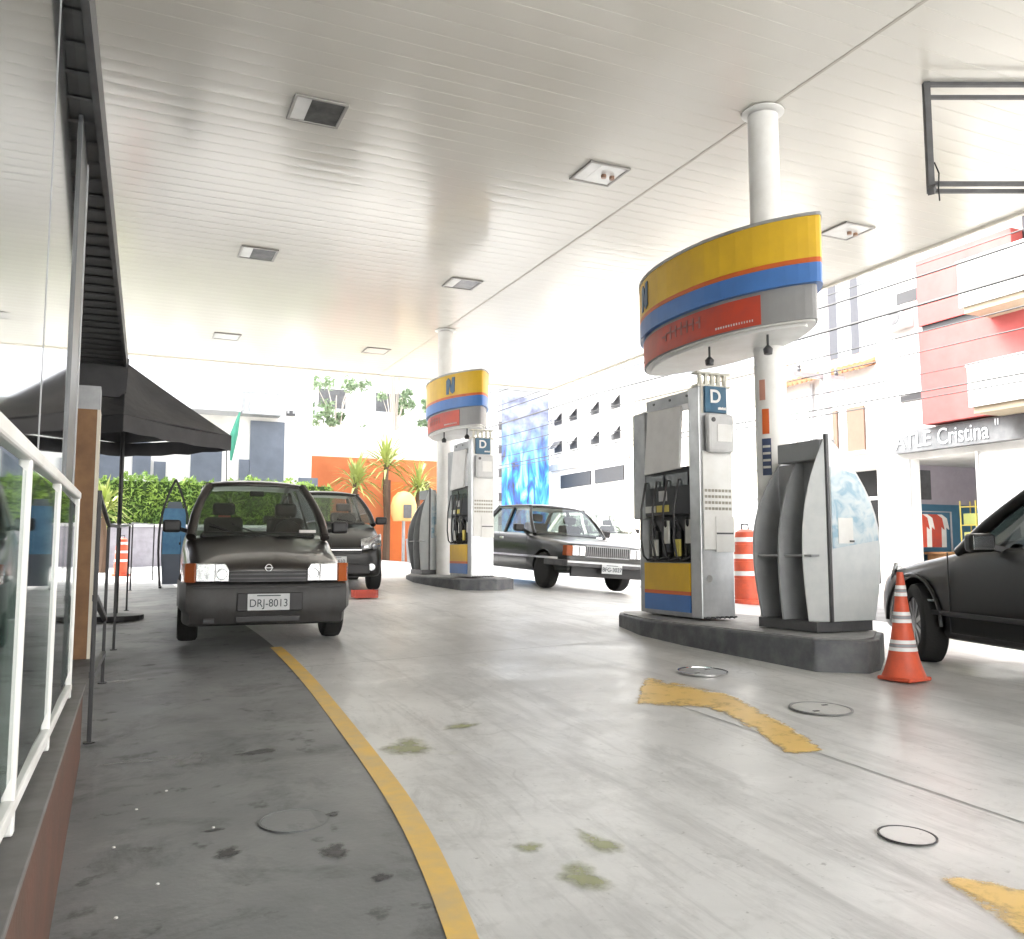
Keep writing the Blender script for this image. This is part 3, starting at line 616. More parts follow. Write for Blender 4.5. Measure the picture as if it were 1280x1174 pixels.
def make_display(loc, label, rz=0):
    t = thing('oil_display', label, 'display stand', loc, rz, 'pointed oil display stands')
    base = .08
    def wing(d, n, fold, name, m, th=.025, sc=1., y0=0, sub=None):
        og = ogive_half(); d = Vector(d).normalized()
        pts = [Vector((0, y0, base))]+[Vector((d.x*o*sc, y0+d.y*o*sc, base+z)) for o, z in og]
        b = MB(); b.slab(pts, n, th); return b.build(name, m, t, bevel=.006)
    nr = wing((1,.02,0), (0,1,0), 0, 'front_wing', M_dispw, sc=.98)
    lw = wing((-.62,.55,0), (.55,.62,0), 0, 'side_wing', M_dispw, sc=.36)
    b = MB(); b.box((-.012,-.012,base), (.012,.02,base+1.455)); b.build('ridge_trim', M_dgrey, t)
    # blue print on the upper front wing
    og = [(o*.98-.03, z) for o, z in ogive_half() if .56 <= z <= 1.20]
    b = MB(); b.slab([Vector((.03,-.004,base+.56))]+[Vector((max(o,.04),-.004+.02*o,base+z)) for o, z in og]+[Vector((.03,-.004,base+1.20))], (0,-1,0), .002); b.build('printed_panel', M_print, nr)
    b = MB(); b.box((.09,-.009,base+.60), (.24,-.0065,base+.80)); b.build('notice', M_white, nr)
    b = MB(); b.box((.20,-.016,base+.61), (.245,-.0095,base+.625)); b.build('notice_clip', M_dgrey, nr)
    # far panel
    fy = .72
    og = ogive_half()
    for d, sc in (((.7,-.5,0), .30), ((-1,-.12,0), .96)):
        dd = Vector(d).normalized(); b = MB(); b.slab([Vector((.33,fy,base))]+[Vector((.33+dd.x*o*sc, fy+dd.y*o*sc, base+z)) for o, z in og], (-.5,-.7,0) if d[0] > 0 else (.12,-1,0), .02); b.build('rear_wing', M_dispg, t, bevel=.004)
    # middle divider, shelf, back, top box
    b = MB(); b.slab([Vector((.10,.36,base))]+[Vector((.02-o*.36,.36,base+z*.86)) for o, z in og]+[Vector((.10,.36,base+1.255))], (0,1,0), .018); b.build('divider', M_dispg, t)
    b = MB(); b.box((-.14,.05,base+.50), (.10,.355,base+.515)); b.box((-.18,.38,base+.50), (.10,.62,base+.515)); b.build('shelf', M_dispg, t)
    b = MB(); b.box((.101,.03,base), (.13,.66,base+1.26)); b.build('back_panel', M_dispg, t)
    b = MB(); b.box((-.03,.04,base+1.262), (.13,.52,base+1.42)); b.build('top_box', mat('box_grey', (.25,.26,.27), .5), t, bevel=.006)
    b = MB(); b.box((-.13,.02,0.001), (.12,.69,base-.001)); b.box((.121,.02,.001), (.44,.60,base-.001)); b.build('plinth', M_dgrey, t, bevel=.004)
    b = MB(); b.box((.131,.10,base+.001), (.40,.62,base+.95)); b.build('core', M_dispg, t)
    return t
d1 = make_display((5.0,5.17,.585), 'white and grey pointed oil display stand with pale blue print on the near island')
d2 = copy_tree(d1, loc=(5.0,14.75,.805), rz=0, label='grey pointed display stand behind the far pump on the far island')
# ---------------------------------------------------------------- cone
def make_cone(loc, s, label):
    t = thing('traffic_cone', label, 'traffic cone', loc, R(8)); t.scale = (s*.80, s*.80, s)
    b = MB(); b.box((-.165,-.165,0), (.165,.165,.028)); b.build('base_plate', M_cone, t, bevel=.012)
    def rad(z): return .075*math.exp(-z*7.5)+.108*(1-z/.78)+.026
    b = MB(); pr = [(rad(z), z) for z in [.029+i*.745/30 for i in range(31)]]; pr.append((rad(.774)-.012, .772)); b.lathe(pr, n=36); bd = b.build('body', M_cone, t, smooth=True)
    for z0 in (.21,.41,.60):
        for dz, m in ((0, M_reflect), (.028, mat('band_grey', (.30,.31,.33), .5)), (.052, M_reflect)):
            hh = .026 if dz != .028 else .022
            b = MB(); b.lathe([(rad(z0+dz)+.003, z0+dz), (rad(z0+dz+hh)+.003, z0+dz+hh)], n=36); b.build('reflective_band', m, bd, smooth=True)
    return t
make_cone((4.90,4.42,G(4.9,4.42)+.004), .94, 'orange traffic cone with grey and white bands standing at the end of the near island')
def make_barrel(loc, h, label):
    t = thing('traffic_barrel', label, 'traffic barrel', loc, 0, 'orange traffic barrels'); s = h/1.1
    t.scale = (s*.82, s*.82, s)
    b = MB(); b.lathe([(.30,0),(.30,.06),(.25,.07)], n=28); b.build('base', M_cone, t)
    b = MB(); b.lathe([(.235,.071),(.23,.35),(.215,.36),(.21,.60),(.20,.61),(.19,.84),(.18,.85),(.17,1.02),(.10,1.06)], n=28); bb = b.build('body', M_cone, t, smooth=True)
    for z in (.40,.64,.88): c = MB(); c.lathe([(.222-.035*(z-.4)/.2*.5+.003,z),(.220-.035*(z-.4)/.2*.5+.003,z+.065)], n=28); c.build('reflective_band', M_reflect, bb, smooth=True)
    b = MB(); b.tube([(-.08,0,1.05),(-.07,0,1.13),(.07,0,1.13),(.08,0,1.05)], .015, 6); b.build('handle', M_black, bb)
    return t
make_barrel((9.85,12.15,G(9.85,12.15)), 1.32, 'orange and white traffic barrel behind the near pump')
make_barrel((.03,19.0,G(0,19.0)), .78, 'orange traffic barrel beside the hedge wall behind the dark fence')
# ---------------------------------------------------------------- left building: low wall, railing, glass front
lw = thing('low_wall', 'low brown painted wall with a grey ledge under the white railing', 'wall', (-.14,0,0))
b = MB(); vs = []
for y, zt in ((-3,.80),(1.5,.665),(4.86,.555)):
    vs += [(-.14-.14+.0, y, -.3),(0,y,-.3),(0,y,zt-.018),(-.28,y,zt-.018)]
b.add(vs, [(0,1,2,3),(8,9,10,11)]+[(i*4+k, i*4+(k+1) % 4, (i+1)*4+(k+1) % 4, (i+1)*4+k) for i in (0,1) for k in range(4)]); b.build('wall', M_brown, lw)
b = MB(); vs = []
for y, zt in ((-3,.80),(1.5,.665),(4.88,.555)): vs += [(-.158,y,zt-.016),(.012,y,zt-.016),(.012,y,zt),(-.158,y,zt)]
b.add(vs, [(0,1,2,3),(8,9,10,11)]+[(i*4+k, i*4+(k+1) % 4, (i+1)*4+(k+1) % 4, (i+1)*4+k) for i in (0,1) for k in range(4)]); b.build('ledge', mat('ledge_grey', (.17,.165,.16), .6, c2=(.11,.105,.1)), lw, bevel=.003)
def wt(y): return .665+(.555-.665)*(y-1.5)/3.36
M_railglass = glass_mat('rail_glass', (.62,.72,.69), 1.5)
rl = thing('railing', 'white painted metal railing with glass panels on the low brown wall', 'railing', (-.18,0,0))
rt = lambda y: 1.392+.02*(y-1.57)
rb = lambda y: .70-.038*(y-2.14)
b = MB(); b.beam((0,-2.5,rt(-2.5)), (0,4.28,rt(4.28)), .030, .032); b.build('top_rail', M_white, rl, bevel=.006)
b = MB(); b.beam((0,-2.5,rb(-2.5)), (0,4.28,rb(4.28)), .026, .03); b.build('bottom_rail', M_white, rl, bevel=.006)
for y in (4.24,2.95,2.0,1.2,.3,-.8,-2.0):
    b = MB(); b.box((-.012,y-.016,wt(y)+.003), (.012,y+.016,rt(y)-.014)); b.build('post', M_white, rl, bevel=.005)
for (y0, y1) in ((2.98,4.21),(2.03,2.92),(1.23,1.97),(.33,1.17)):
    b = MB(); b.box((-.004,y0,rb(y0)+.03), (.004,y1,rt(y0)-.025)); b.build('glass_panel', M_railglass, rl)
cb = thing('cafe_building', 'dark glazed cafe front behind the white railing on the left', 'building', (-.24,0,0))
b = MB(); b.box((-.03,-4,.3), (0,4.30,3.2)); gl = b.build('glass_front', mat('mirror_glass', (.52,.545,.54), .05, 1., 0, c2=(.50,.53,.53)), cb)
for y in (3.0,1.1):
    b = MB(); b.box((.0005,y-.004,.3), (.002,y+.004,3.2)); b.build('glass_joint', M_grey, gl)
M_mull = mat('mullion_grey', (.09,.095,.10), .35, .3)
b = MB(); b.box((-.06,4.301,.25), (.010,5.05,3.2)); b.build('mullion', M_mull, cb, bevel=.004)
b = MB(); b.box((.0105,4.85,.3), (.016,4.90,3.19)); b.build('mullion_edge', M_grey, cb)
b = MB(); b.box((-.03,-4,-.3), (0,4.60,.295)); b.build('plinth', M_dgrey, cb)
b = MB(); b.box((-5.5,-4,3.37), (-.03,5.0,5.0)); b.build('upper_wall', M_grey, cb)
b = MB(); b.box((-5.5,4.7,-.3), (-.07,5.0,3.2)); b.build('end_wall', M_dgrey, cb)
b = MB(); b.box((-5.5,5.01,-.3), (-2.2,12.4,4.9)); b.build('rear_wing', M_dgrey, cb)
# eave with slanted louvres
ev = MB()
out = lambda y: .05+.025*(y-2.9)
b = MB(); b.add([(-.4,-4,3.3),(out(-4),-4,3.3),(out(10.4),10.4,3.3),(-.4,10.4,3.3),(-.4,-4,3.36),(out(-4),-4,3.36),(out(10.4),10.4,3.36),(-.4,10.4,3.36)], [(3,2,1,0),(4,5,6,7),(0,1,5,4),(1,2,6,5),(2,3,7,6),(3,0,4,7)]); eo = b.build('eave', M_dgrey, cb)
b = MB(); y = -3.9
while y < 10.3:
    b.add([(-.4,y,3.205),(out(y)-.03,y,3.205),(out(y)-.03,y+.215,3.212),(-.4,y+.215,3.212),(-.4,y+.02,3.2),(out(y)-.03,y+.02,3.2),(out(y)-.03,y+.222,3.212),(-.4,y+.222,3.212)], [(0,1,2,3),(7,6,5,4),(0,4,5,1),(1,5,6,2),(3,2,6,7),(0,3,7,4)]); y += .23
b.build('louvres', mat('louvre_dark', (.10,.10,.102), .7), eo)
b = MB(); b.add([(out(-4)-.03,-4,3.19),(out(-4),-4,3.19),(out(-4),-4,3.299),(out(-4)-.03,-4,3.299),(out(10.4)-.03,10.4,3.19),(out(10.4),10.4,3.19),(out(10.4),10.4,3.299),(out(10.4)-.03,10.4,3.299)], [(3,2,1,0),(4,5,6,7),(0,1,5,4),(1,2,6,5),(2,3,7,6),(3,0,4,7)]); b.build('eave_trim', M_dgrey, eo)
b = MB(); b.add([(-.4,10.2,2.86),(out(10.2),10.2,2.86),(out(10.2)+.02,10.2,3.29),(-.4,10.2,3.29),(-.4,10.26,2.86),(out(10.2),10.26,2.86),(out(10.2)+.02,10.26,3.29),(-.4,10.26,3.29)], [(3,2,1,0),(4,5,6,7),(0,1,5,4),(1,2,6,5),(2,3,7,6),(3,0,4,7)])
tag(b.build('wind_screen', M_fabric, loc=(-.24,0,0)), 'dark louvred screen hanging at the end of the cafe eave', 'screen')
pl = thing('clad_pillar', 'brown clad pillar with a pale edge behind the railing', 'pillar', (-.42,8.1,G(0,8.1)))
b = MB(); b.box((0,0,0), (.20,.3,2.08)); b.build('cladding', M_wood, pl); b = MB(); b.box((.2005,-.004,0), (.225,.3,2.08)); b.build('edge_trim', M_cream, pl)
b = MB(); b.box((0,0,2.081), (.22,.3,2.28)); b.build('head', M_grey, pl)
# dark metal fence with thin posts
fn = thing('metal_fence', 'thin black metal fence posts with a slim rail along the cafe terrace', 'fence', (0,0,0))
fp = [(-.11,5.14,1.32),(-.08,6.9,1.15),(-.02,8.55,1.12),(.10,12.0,1.1),(.17,15.2,1.1),(.56,17.4,1.05)]
for x, y, h in fp:
    b = MB(); b.box((x-.011,y-.011,G(x,y)), (x+.011,y+.011,G(x,y)+h)); b.build('post', M_black, fn, bevel=.003)
    b = MB(); b.lathe([(.03,0),(.03,.01)], (x,y,G(x,y)), 12); b.build('base_plate', M_black, fn)
for (a, c) in zip(fp, fp[1:]):
    b = MB(); b.beam((a[0],a[1],G(a[0],a[1])+a[2]-.03), (c[0],c[1],G(c[0],c[1])+c[2]-.03), .022, .022); b.build('rail', M_grey if a[1] > 8 else M_dgrey, fn)
for z0 in (.75,.35):
    b = MB(); b.beam((-.11,5.14,G(0,5.1)+z0), (-.08,6.9,G(0,6.9)+z0*.6), .03, .03); b.build('rail', M_dgrey, fn)
# black square parasol
pr_ = thing('parasol', 'large black canvas parasol open over the cafe terrace', 'parasol', (-.02,11.0,G(0,11)))
gz = G(0,11); zc, ze = 3.40-gz, 2.60-gz
b = MB(); rows = []
cs = [(0,-1.32),(1.2,0),(0,1.3),(-1.25,0)]
for i in range(4):
    a, c = cs[i], cs[(i+1) % 4]; G_ = []
    for u in range(9):
        row = []
        for v in range(9):
            tu, tv = u/8, v/8; ex = a[0]+(c[0]-a[0])*tv; ey = a[1]+(c[1]-a[1])*tv
            sag = (-.09*math.sin(math.pi*tu)-.03*tu)*math.sin(math.pi*tv)-.012*math.sin(math.pi*tu)
            row.append((ex*tu, ey*tu, zc+(ze-zc)*tu+sag+(.03*math.sin(math.pi*tv)*tu)))
        G_.append(row)
    b.grid(G_)
b.build('canvas', M_fabric, pr_, solid=.012)
for i in range(4):
    a, c = cs[i], cs[(i+1) % 4]; b = MB()
    b.grid([[(a[0]+(c[0]-a[0])*v/8, a[1]+(c[1]-a[1])*v/8, ze-.02*math.sin(math.pi*v/8)-d*(1+.06*math.sin(v*2.6))) for d in (.0,.17)] for v in range(9)]); b.build('valance', M_fabric, pr_, solid=.008)
    b = MB(); b.beam((0,0,zc-.06), (a[0]*.98,a[1]*.98,ze-.04), .02, .02); b.build('rib', M_black, pr_)
b = MB(); b.tube([(0,0,0),(0,0,zc+.04)], .025, 10); b.build('pole', M_black, pr_); b = MB(); b.lathe([(.3,0),(.3,.06),(.05,.08)], n=20); b.build('base', M_black, pr_)
b = MB(); b.tube([(1.15,0,ze-.16),(1.16,0,ze-.55)], .006, 5); b.build('tie_cord', M_black, pr_)
# leaf shaped board
lf = thing('sign_board', 'leaf shaped black framed board with a blue poster left of the brown hatchback', 'sign', (.80,15.4,G(.8,15.4)), R(-4))
def leafp(h, w, z0, n=10): return [(-w*(math.sin(math.pi*min(1,.12+.88*i/n))**.75), z0+h*i/n) for i in range(n+1)]
def leafpts(h, w, z0):
    L_ = [(-w*min(1,(1-max(0,(t-.45)/.55)**2))*(.82+.18*min(1,t/.3)), z0+h*t) for t in [i/12 for i in range(13)]]
    return L_+[(-x, z) for x, z in L_[::-1]]
o_ = leafpts(1.78,.23,.0); i_ = leafpts(1.62,.19,.06)
b = MB()
for k in range(len(o_)-1): b.beam((o_[k][0],0,o_[k][1]), (o_[k+1][0],0,o_[k+1][1]), .035, .045, up=(0,1,0))
b.box((-.2,-.16,.0), (-.16,.16,.03)); b.box((.16,-.16,.0), (.2,.16,.03)); b.build('frame', M_black, lf)
b = MB(); b.slab([Vector((x,0,z)) for x, z in i_ if z < 1.42], (0,1,0), .015); bo = b.build('board', M_slate, lf)
b = MB(); b.box((-.175,-.008,.55), (.175,-.002,1.30)); b.build('poster', mat('poster_blue', (.06,.16,.30), .4, c2=(.10,.26,.42), nscale=4), bo)
# ---------------------------------------------------------------- cars
def lerp(a, b, t): return a+(b-a)*t
def car_body(t, st, paint, wheels, rw, arch=.05):
    """st: list of (y, halfwidth, z_bottom, z_top, crown)"""
    b = MB(); P = []
    for (y, w, zb, zt, cr) in st:
        h = zt-zb
        half = [(w*.0, zb), (w*.80, zb), (w*.95, zb+.03*h), (w*.985, zb+.16*h), (w*1.0, zb+.42*h), (w*.998, zb+.66*h), (w*.975, zb+.84*h), (w*.945, zt-.035), (w*.88, zt-.004+cr*.05), (w*.6, zt+cr*.6), (w*.3, zt+cr*.9), (0, zt+cr)]
        ring = [(x, y, z) for x, z in half]+[(-x, y, z) for x, z in half[-2:0:-1]]
        P.append(ring)
    n = len(P[0]); vs = [p for r in P for p in r]; fs = []
    for i in range(len(P)-1):
        for k in range(n): fs.append((i*n+k, i*n+(k+1) % n, (i+1)*n+(k+1) % n, (i+1)*n+k))
    fs += [tuple(range(n-1, -1, -1)), tuple((len(P)-1)*n+k for k in range(n))]
    b.add(vs, fs); o = b.build('body', [paint, M_black], t, smooth=True, sub=2)
    cut = MB(); W = max(s[1] for s in st)
    for wy in wheels:
        for s in (-1, 1): cut.lathe([(rw+arch, s*(W-.30)), (rw+arch, s*(W+.3))], (0, wy, rw), 40, mi=1, axis='x')
    c = cut.build('cutter', [paint, M_black]); c.parent = t
    m = o.modifiers.new('bool', 'BOOLEAN'); m.object = c; m.operation = 'DIFFERENCE'; m.solver = 'EXACT'
    bpy.context.view_layer.update()
    dg = bpy.context.evaluated_depsgraph_get(); me = bpy.data.meshes.new_from_object(o.evaluated_get(dg), preserve_all_data_layers=True, depsgraph=dg)
    o.modifiers.clear(); o.data = me; bpy.data.objects.remove(c)
    for p in me.polygons: p.use_smooth = True
    try: me.set_sharp_from_angle(angle=R(35))
    except Exception: pass
    return o
def wheel(t, x, y, rw, side, style='alloy', wid=.19):
    wt_ = MB(); o = side
    pr = [(rw*.66,-wid/2),(rw*.90,-wid/2),(rw*.975,-wid*.42),(rw,-wid*.25),(rw,wid*.25),(rw*.975,wid*.42),(rw*.90,wid/2),(rw*.66,wid/2),(rw*.62,wid*.3)]
    root = bpy.data.objects.new('wheel', None); 
    b = MB(); b.lathe([(r_, h) for r_, h in pr], (0,0,0), 36, axis='x'); ty = b.build('wheel', [M_rubber], t, smooth=True, loc=(x, y, rw))
    b = MB(); s = side
    b.lathe([(rw*.64, s*wid*.42),(rw*.60, s*wid*.46),(rw*.58, s*wid*.25),(rw*.12, s*wid*.22)] if s > 0 else [(rw*.64, s*wid*.42),(rw*.60, s*wid*.46),(rw*.58, s*wid*.25),(rw*.12, s*wid*.22)], n=32, axis='x')
    M_rimdark = mat('dark_rim', (.10,.10,.10), .4, .5)
    rim = b.build('rim', M_rimdark if style == 'dark' else M_steel if style != 'steel' else M_lgrey, ty, smooth=True)
    b = MB(); ns = 5 if style == 'alloy' else (9 if style == 'steel' else 10)
    for k in range(ns):
        a = 2*math.pi*k/ns+.3
        b.beam((s*wid*.40, .04*math.cos(a), .04*math.sin(a)), (s*wid*.42, rw*.60*math.cos(a), rw*.60*math.sin(a)), .035 if ns > 5 else .055, .02, up=(1,0,0))
    b.lathe([(.055, s*wid*.34),(.055, s*wid*.47),(.03, s*wid*.49)], n=16, axis='x')
    b.build('spokes', mat('spoke_grey', (.25,.25,.25), .35, .6) if style == 'dark' else M_steel, rim)
    return ty
def quadgrid(a, b_, c, d, n=6, m=6, bulge=(0,0,0)):
    A, B, C_, D_ = map(Vector, (a, b_, c, d)); bl = Vector(bulge); rows = []
    for i in range(n+1):
        u = i/n; row = []
        for j in range(m+1):
            v = j/m; p = (A*(1-v)+B*v)*(1-u)+(D_*(1-v)+C_*v)*u; row.append(tuple(p+bl*(1-(2*v-1)**2)*.999+bl*0))
        rows.append(row)
    return rows
def greenhouse(t, yA, yB, yC, yD, wb, wr, zb, zr, paint, bpil=.5, glass=M_glass, crown=.05, pw=.07, cpil=.12, bul=.07):
    # roof shell
    rows = []
    for i in range(13):
        v = i/12; y = lerp(yB, yC, v); row = []
        e = 1-(2*v-1)**4
        for j in range(13):
            u = -1+2*j/12; yy = y-(bul*(1-u*u)) if v < .5 else y+(bul*.6*(1-u*u))*(v-.5)*2
            if v < .5: yy = y-bul*(1-u*u)*(1-2*v)
            row.append((wr*u*(.97+.03*e), yy, zr+crown*(1-abs(u)**2.6)*(.45+.55*e)-.03*(1-e)))
        rows.append(row)
    b = MB(); b.grid(rows); b.build('roof', paint, t, smooth=True, solid=.035)
    for s in (-1, 1):
        b = MB(); b.tube([(lerp(s*wb, s*wr*.94, k/6)+s*.035*math.sin(math.pi*k/6), lerp(yA+.03, yB+.03, k/6), lerp(zb-.03, zr-.025, k/6)+.02*math.sin(math.pi*k/6)) for k in range(7)], [pw*.62]*3+[pw*.56]*4, 10); b.build('front_pillar', paint, t, smooth=True)
        b = MB(); b.beam((s*wb, yD-.02, zb-.02), (s*wr*.985, yC-.02, zr-.015), cpil, .05, up=(1,0,0)); b.build('rear_pillar', paint, t, bevel=.012)
        ym = lerp(yB, yC, bpil); b = MB(); b.beam((s*wb, ym+.02, zb-.02), (s*wr*.985, ym, zr-.01), .06, .04, up=(1,0,0)); b.build('middle_pillar', M_black, t)
        b = MB(); b.beam((s*(wr*.985), yB, zr-.012), (s*(wr*.985), yC, zr-.012), .05, .045); b.build('roof_rail', paint, t, bevel=.01)
        b = MB(); x0, x1 = s*(wb-.012), s*(wr-.022)
        fr_ = (ym-yB)/(yC-yB) if yC > yB else .5
        b.grid(quadgrid((x0,yA+.10,zb), (x0,ym,zb), (x1,ym,zr-.03), (x1,yB+.06,zr-.03), bulge=(s*.01,0,0))); b.build('side_window', glass, t, smooth=True)
        b = MB(); b.grid(quadgrid((x0,ym+.05,zb), (x0,yD-.10,zb), (x1,yC-.06,zr-.03), (x1,ym+.05,zr-.03), bulge=(s*.01,0,0))); b.build('side_window', glass, t, smooth=True)
    b = MB(); b.grid(quadgrid((-wb+.02,yA,zb-.01), (wb-.02,yA,zb-.01), (wr-.03,yB,zr-.012), (-wr+.03,yB,zr-.012), bulge=(0,-bul,0))); b.build('windscreen', glass, t, smooth=True)
    b = MB(); b.grid(quadgrid((-wb+.04,yD,zb), (wb-.04,yD,zb), (wr-.05,yC,zr-.02), (-wr+.05,yC,zr-.02), bulge=(0,bul*.7,0))); b.build('rear_window', glass, t, smooth=True)
def interior(t, zb, ys=1.85, hw=.36, wb=.7, yA=1.2):
    for s in (-1, 1):
        b = MB(); b.box((s*hw-.22, ys, zb-.35), (s*hw+.22, ys+.14, zb+.20)); st_ = b.build('seat', M_seat, t, bevel=.05, seg=3)
        b = MB(); b.box((s*hw-.13, ys+.03, zb+.22), (s*hw+.13, ys+.13, zb+.36)); b.build('headrest', M_seat, st_, bevel=.04, seg=3)
    b = MB(); b.box((-wb*.9, yA+.12, zb-.1), (wb*.9, yA+.42, zb+.045)); d_ = b.build('dashboard', M_black, t, bevel=.04, seg=3)
    b = MB(); b.tube([(.36+.17*math.cos(a), yA+.42+.05*math.sin(a), zb+.02+.17*math.sin(a)) for a in [k*math.pi/8 for k in range(17)]], .014, 6); b.build('steering_wheel', M_black, d_, smooth=True)
def mirror(t, s, x, y, z, paint=M_black):
    b = MB(); b.box((x-.10 if s > 0 else x-.09, y-.05, z-.065), (x+.09 if s > 0 else x+.10, y+.05, z+.065)); m = b.build('door_mirror', paint, t, bevel=.03, seg=3)
    b = MB(); b.beam((x-s*.09,y+.02,z-.03), (x-s*.19,y+.05,z-.06), .05, .04); b.build('mirror_stalk', M_black, m)
    b = MB(); b.box((x-.075, y+.051, z-.048), (x+.075, y+.055, z+.048)); b.build('mirror_glass', M_chrome, m)
def plate(t, txt, y, z, w=.40, h=.15):
    b = MB(); b.box((-w/2,y-.010,z-h/2), (w/2,y,z+h/2)); p = b.build('number_plate', M_plate, t, bevel=.004)
    text('plate_text', txt, h*.66, (0,y-.013,z-.012), (R(90),0,0), M_ink, p, sx=.95)
    b = MB(); b.box((-w*.28,y-.0125,z+h*.36), (w*.28,y-.0102,z+h*.42)); b.build('plate_band', M_ink, p)
def ring(b, r0, r1, c, d, n=24, mi=0):
    vs = []
    for k in range(n):
        a = 2*math.pi*k/n
        for r_ in (r0, r1):
            for dd in (0, d): vs.append((c[0]+r_*math.cos(a), c[1]-dd, c[2]+r_*math.sin(a)))
    fs = []
    for k in range(n):
        i, j = k*4, ((k+1) % n)*4
        fs += [(i,i+1,j+1,j),(i+2,j+2,j+3,i+3),(i+1,i+3,j+3,j+1),(i,j,j+2,i+2)]
    b.add(vs, fs, mi)

# --- car 1: dark brown hatchback seen from the front
def carA():
    t = thing('parked_car', 'dark brown hatchback facing the camera over the start of the yellow line, orange corner lamps', 'car')
    st = [(.10,.60,.36,.69,.02),(.12,.70,.30,.725,.035),(.22,.765,.27,.76,.055),(.45,.80,.26,.805,.075),(.8,.815,.25,.86,.085),(1.18,.825,.25,.925,.085),(1.25,.827,.25,.98,.03),(1.6,.83,.25,1.02,0),(2.4,.83,.25,1.03,0),(3.2,.825,.26,1.04,0),(3.7,.80,.28,1.03,0),(3.95,.76,.32,.98,0),(4.0,.68,.36,.85,0)]
    bd = car_body(t, st, M_carbrown, (.80,3.30), .325, .045)
    greenhouse(t, 1.18, 1.78, 3.30, 3.88, .725, .56, 1.02, 1.565, M_carbrown, .45, M_glass, .045, .085, .16)
    interior(t, 1.0)
    for s in (-1, 1):
        for y in (.80, 3.30): wheel(t, s*.735, y, .325, s, 'steel', .20)
    # bumper
    b = MB(); P = []
    for i in range(17):
        u = -1+2*i/16; x = .835*math.sin(u*math.pi/2*.96)/math.sin(math.pi/2*.96); y = .015+.50*max(0, (abs(u)-.72)/.28)**1.7
        P.append([(x*(.95 if z < .33 else 1), y+dy, z) for (dy, z) in ((.10,.22),(.045,.24),(.01,.32),(0,.37),(.0,.54),(.02,.575),(.10,.60))])
    b.grid(P); bp_ = b.build('bumper', mat('bumper_dark', (.035,.033,.032), .5, c2=(.05,.05,.05)), t, smooth=True, solid=.02)
    b = MB(); P = [[(p[0][0]*1.0 if True else 0, 0, 0)] for p in P]
    b = MB(); b.box((-.60,.0,.245), (-.50,.03,.285)); b.box((-.30,-.004,.255), (.30,.02,.300)); b.build('air_intake', M_black, bp_)
    b = MB(); b.box((-.30,-.0145,.345), (.33,.02,.515)); b.build('plate_recess', M_black, bp_, bevel=.012)
    b = MB(); b.box((-.70,-.004,.552), (.70,.02,.566)); b.build('bumper_groove', M_black, bp_)
    plate(t, 'DRJ-8013', -.016, .43)
    # grille strip and lamps
    b = MB(); b.box((-.37,.055,.615), (.37,.12,.705)); gr = b.build('grille', M_black, t)
    b = MB()
    for z in (.635,.672): b.box((-.36,.045,z), (.36,.058,z+.012))
    b.build('grille_bar', M_dgrey, gr)
    for s in (-1, 1):
        b = MB(); x0, x1 = s*.385, s*.585
        b.add([(s*.375,.055,.61),(s*.68,.075,.61),(s*.68,.085,.775),(s*.41,.07,.775),(s*.375,.062,.72),(s*.375,.14,.61),(s*.68,.16,.61),(s*.68,.17,.775),(s*.41,.15,.775),(s*.375,.14,.72)], [(0,1,2,3,4),(9,8,7,6,5),(0,5,6,1),(1,6,7,2),(2,7,8,3),(3,8,9,4),(4,9,5,0)])
        hl = b.build('headlight', M_lens, t, bevel=.008)
        b = MB(); b.box((min(s*.50,s*.506),.050,.615), (max(s*.50,s*.506),.062,.77)); b.build('lamp_divider', M_dgrey, hl)
        b = MB(); ring(b, .045, .052, (s*.44,.058,.68), .006); b.build('lamp_ring', M_grey, hl)
        b = MB(); b.add([(s*.685,.074,.605),(s*.775,.13,.605),(s*.80,.22,.605),(s*.80,.22,.77),(s*.77,.135,.775),(s*.685,.084,.778)], [(0,1,4,5),(1,2,3,4)]); b.build('turn_signal', M_amber, t, solid=.02)
    b = MB(); ring(b, .028, .034, (0,.070,.735), .010); b.box((-.040,.058,.732), (.040,.063,.738)); b.build('badge', M_steel, t)
    mirror(t, -1, -.93, 1.42, 1.10); mirror(t, 1, .93, 1.42, 1.10)
    b = MB()
    for s in (-1, 1): b.tube([(s*.12+.08,1.13,1.005),(s*.12-.20,1.17,1.05),(s*.12-.42,1.26,1.13)], .008, 5)
    b.build('wiper', M_black, t)
    for s in (-1, 1):
        b = MB(); b.box((min(s*.828,s*.836),.95,.44), (max(s*.828,s*.836),3.0,.50)); b.build('side_moulding', M_black, t, bevel=.003)
        b = MB(); b.box((min(s*.829,s*.8315),1.38,.30), (max(s*.829,s*.8315),1.388,1.0)); b.box((min(s*.829,s*.8315),2.58,.30), (max(s*.829,s*.8315),2.588,1.0)); b.build('door_seam', M_black, t)
        b = MB(); b.box((min(s*.832,s*.85),2.36,.88), (max(s*.832,s*.85),2.5,.91)); b.build('door_handle', M_black, t, bevel=.005)
    b = MB(); b.box((-.045,2.3,1.445), (.13,2.33,1.51)); b.build('rear_view_mirror', M_black, t, bevel=.01)
    b = MB(); b.box((-.42,1.95,1.20), (-.28,1.965,1.33)); b.build('seat_tag', mat('tag_red', (.42,.10,.07), .7), t)
    b = MB(); b.box((.42,1.08,1.045), (.60,1.12,1.075)); b.build('dash_paper', M_white, t)
    return t
a = carA(); a.scale = (.875,.94,.94); a.location = (1.18, 7.76, G(1.13, 8.5)+.002); a.rotation_euler = (R(2.0), 0, R(-3.5))
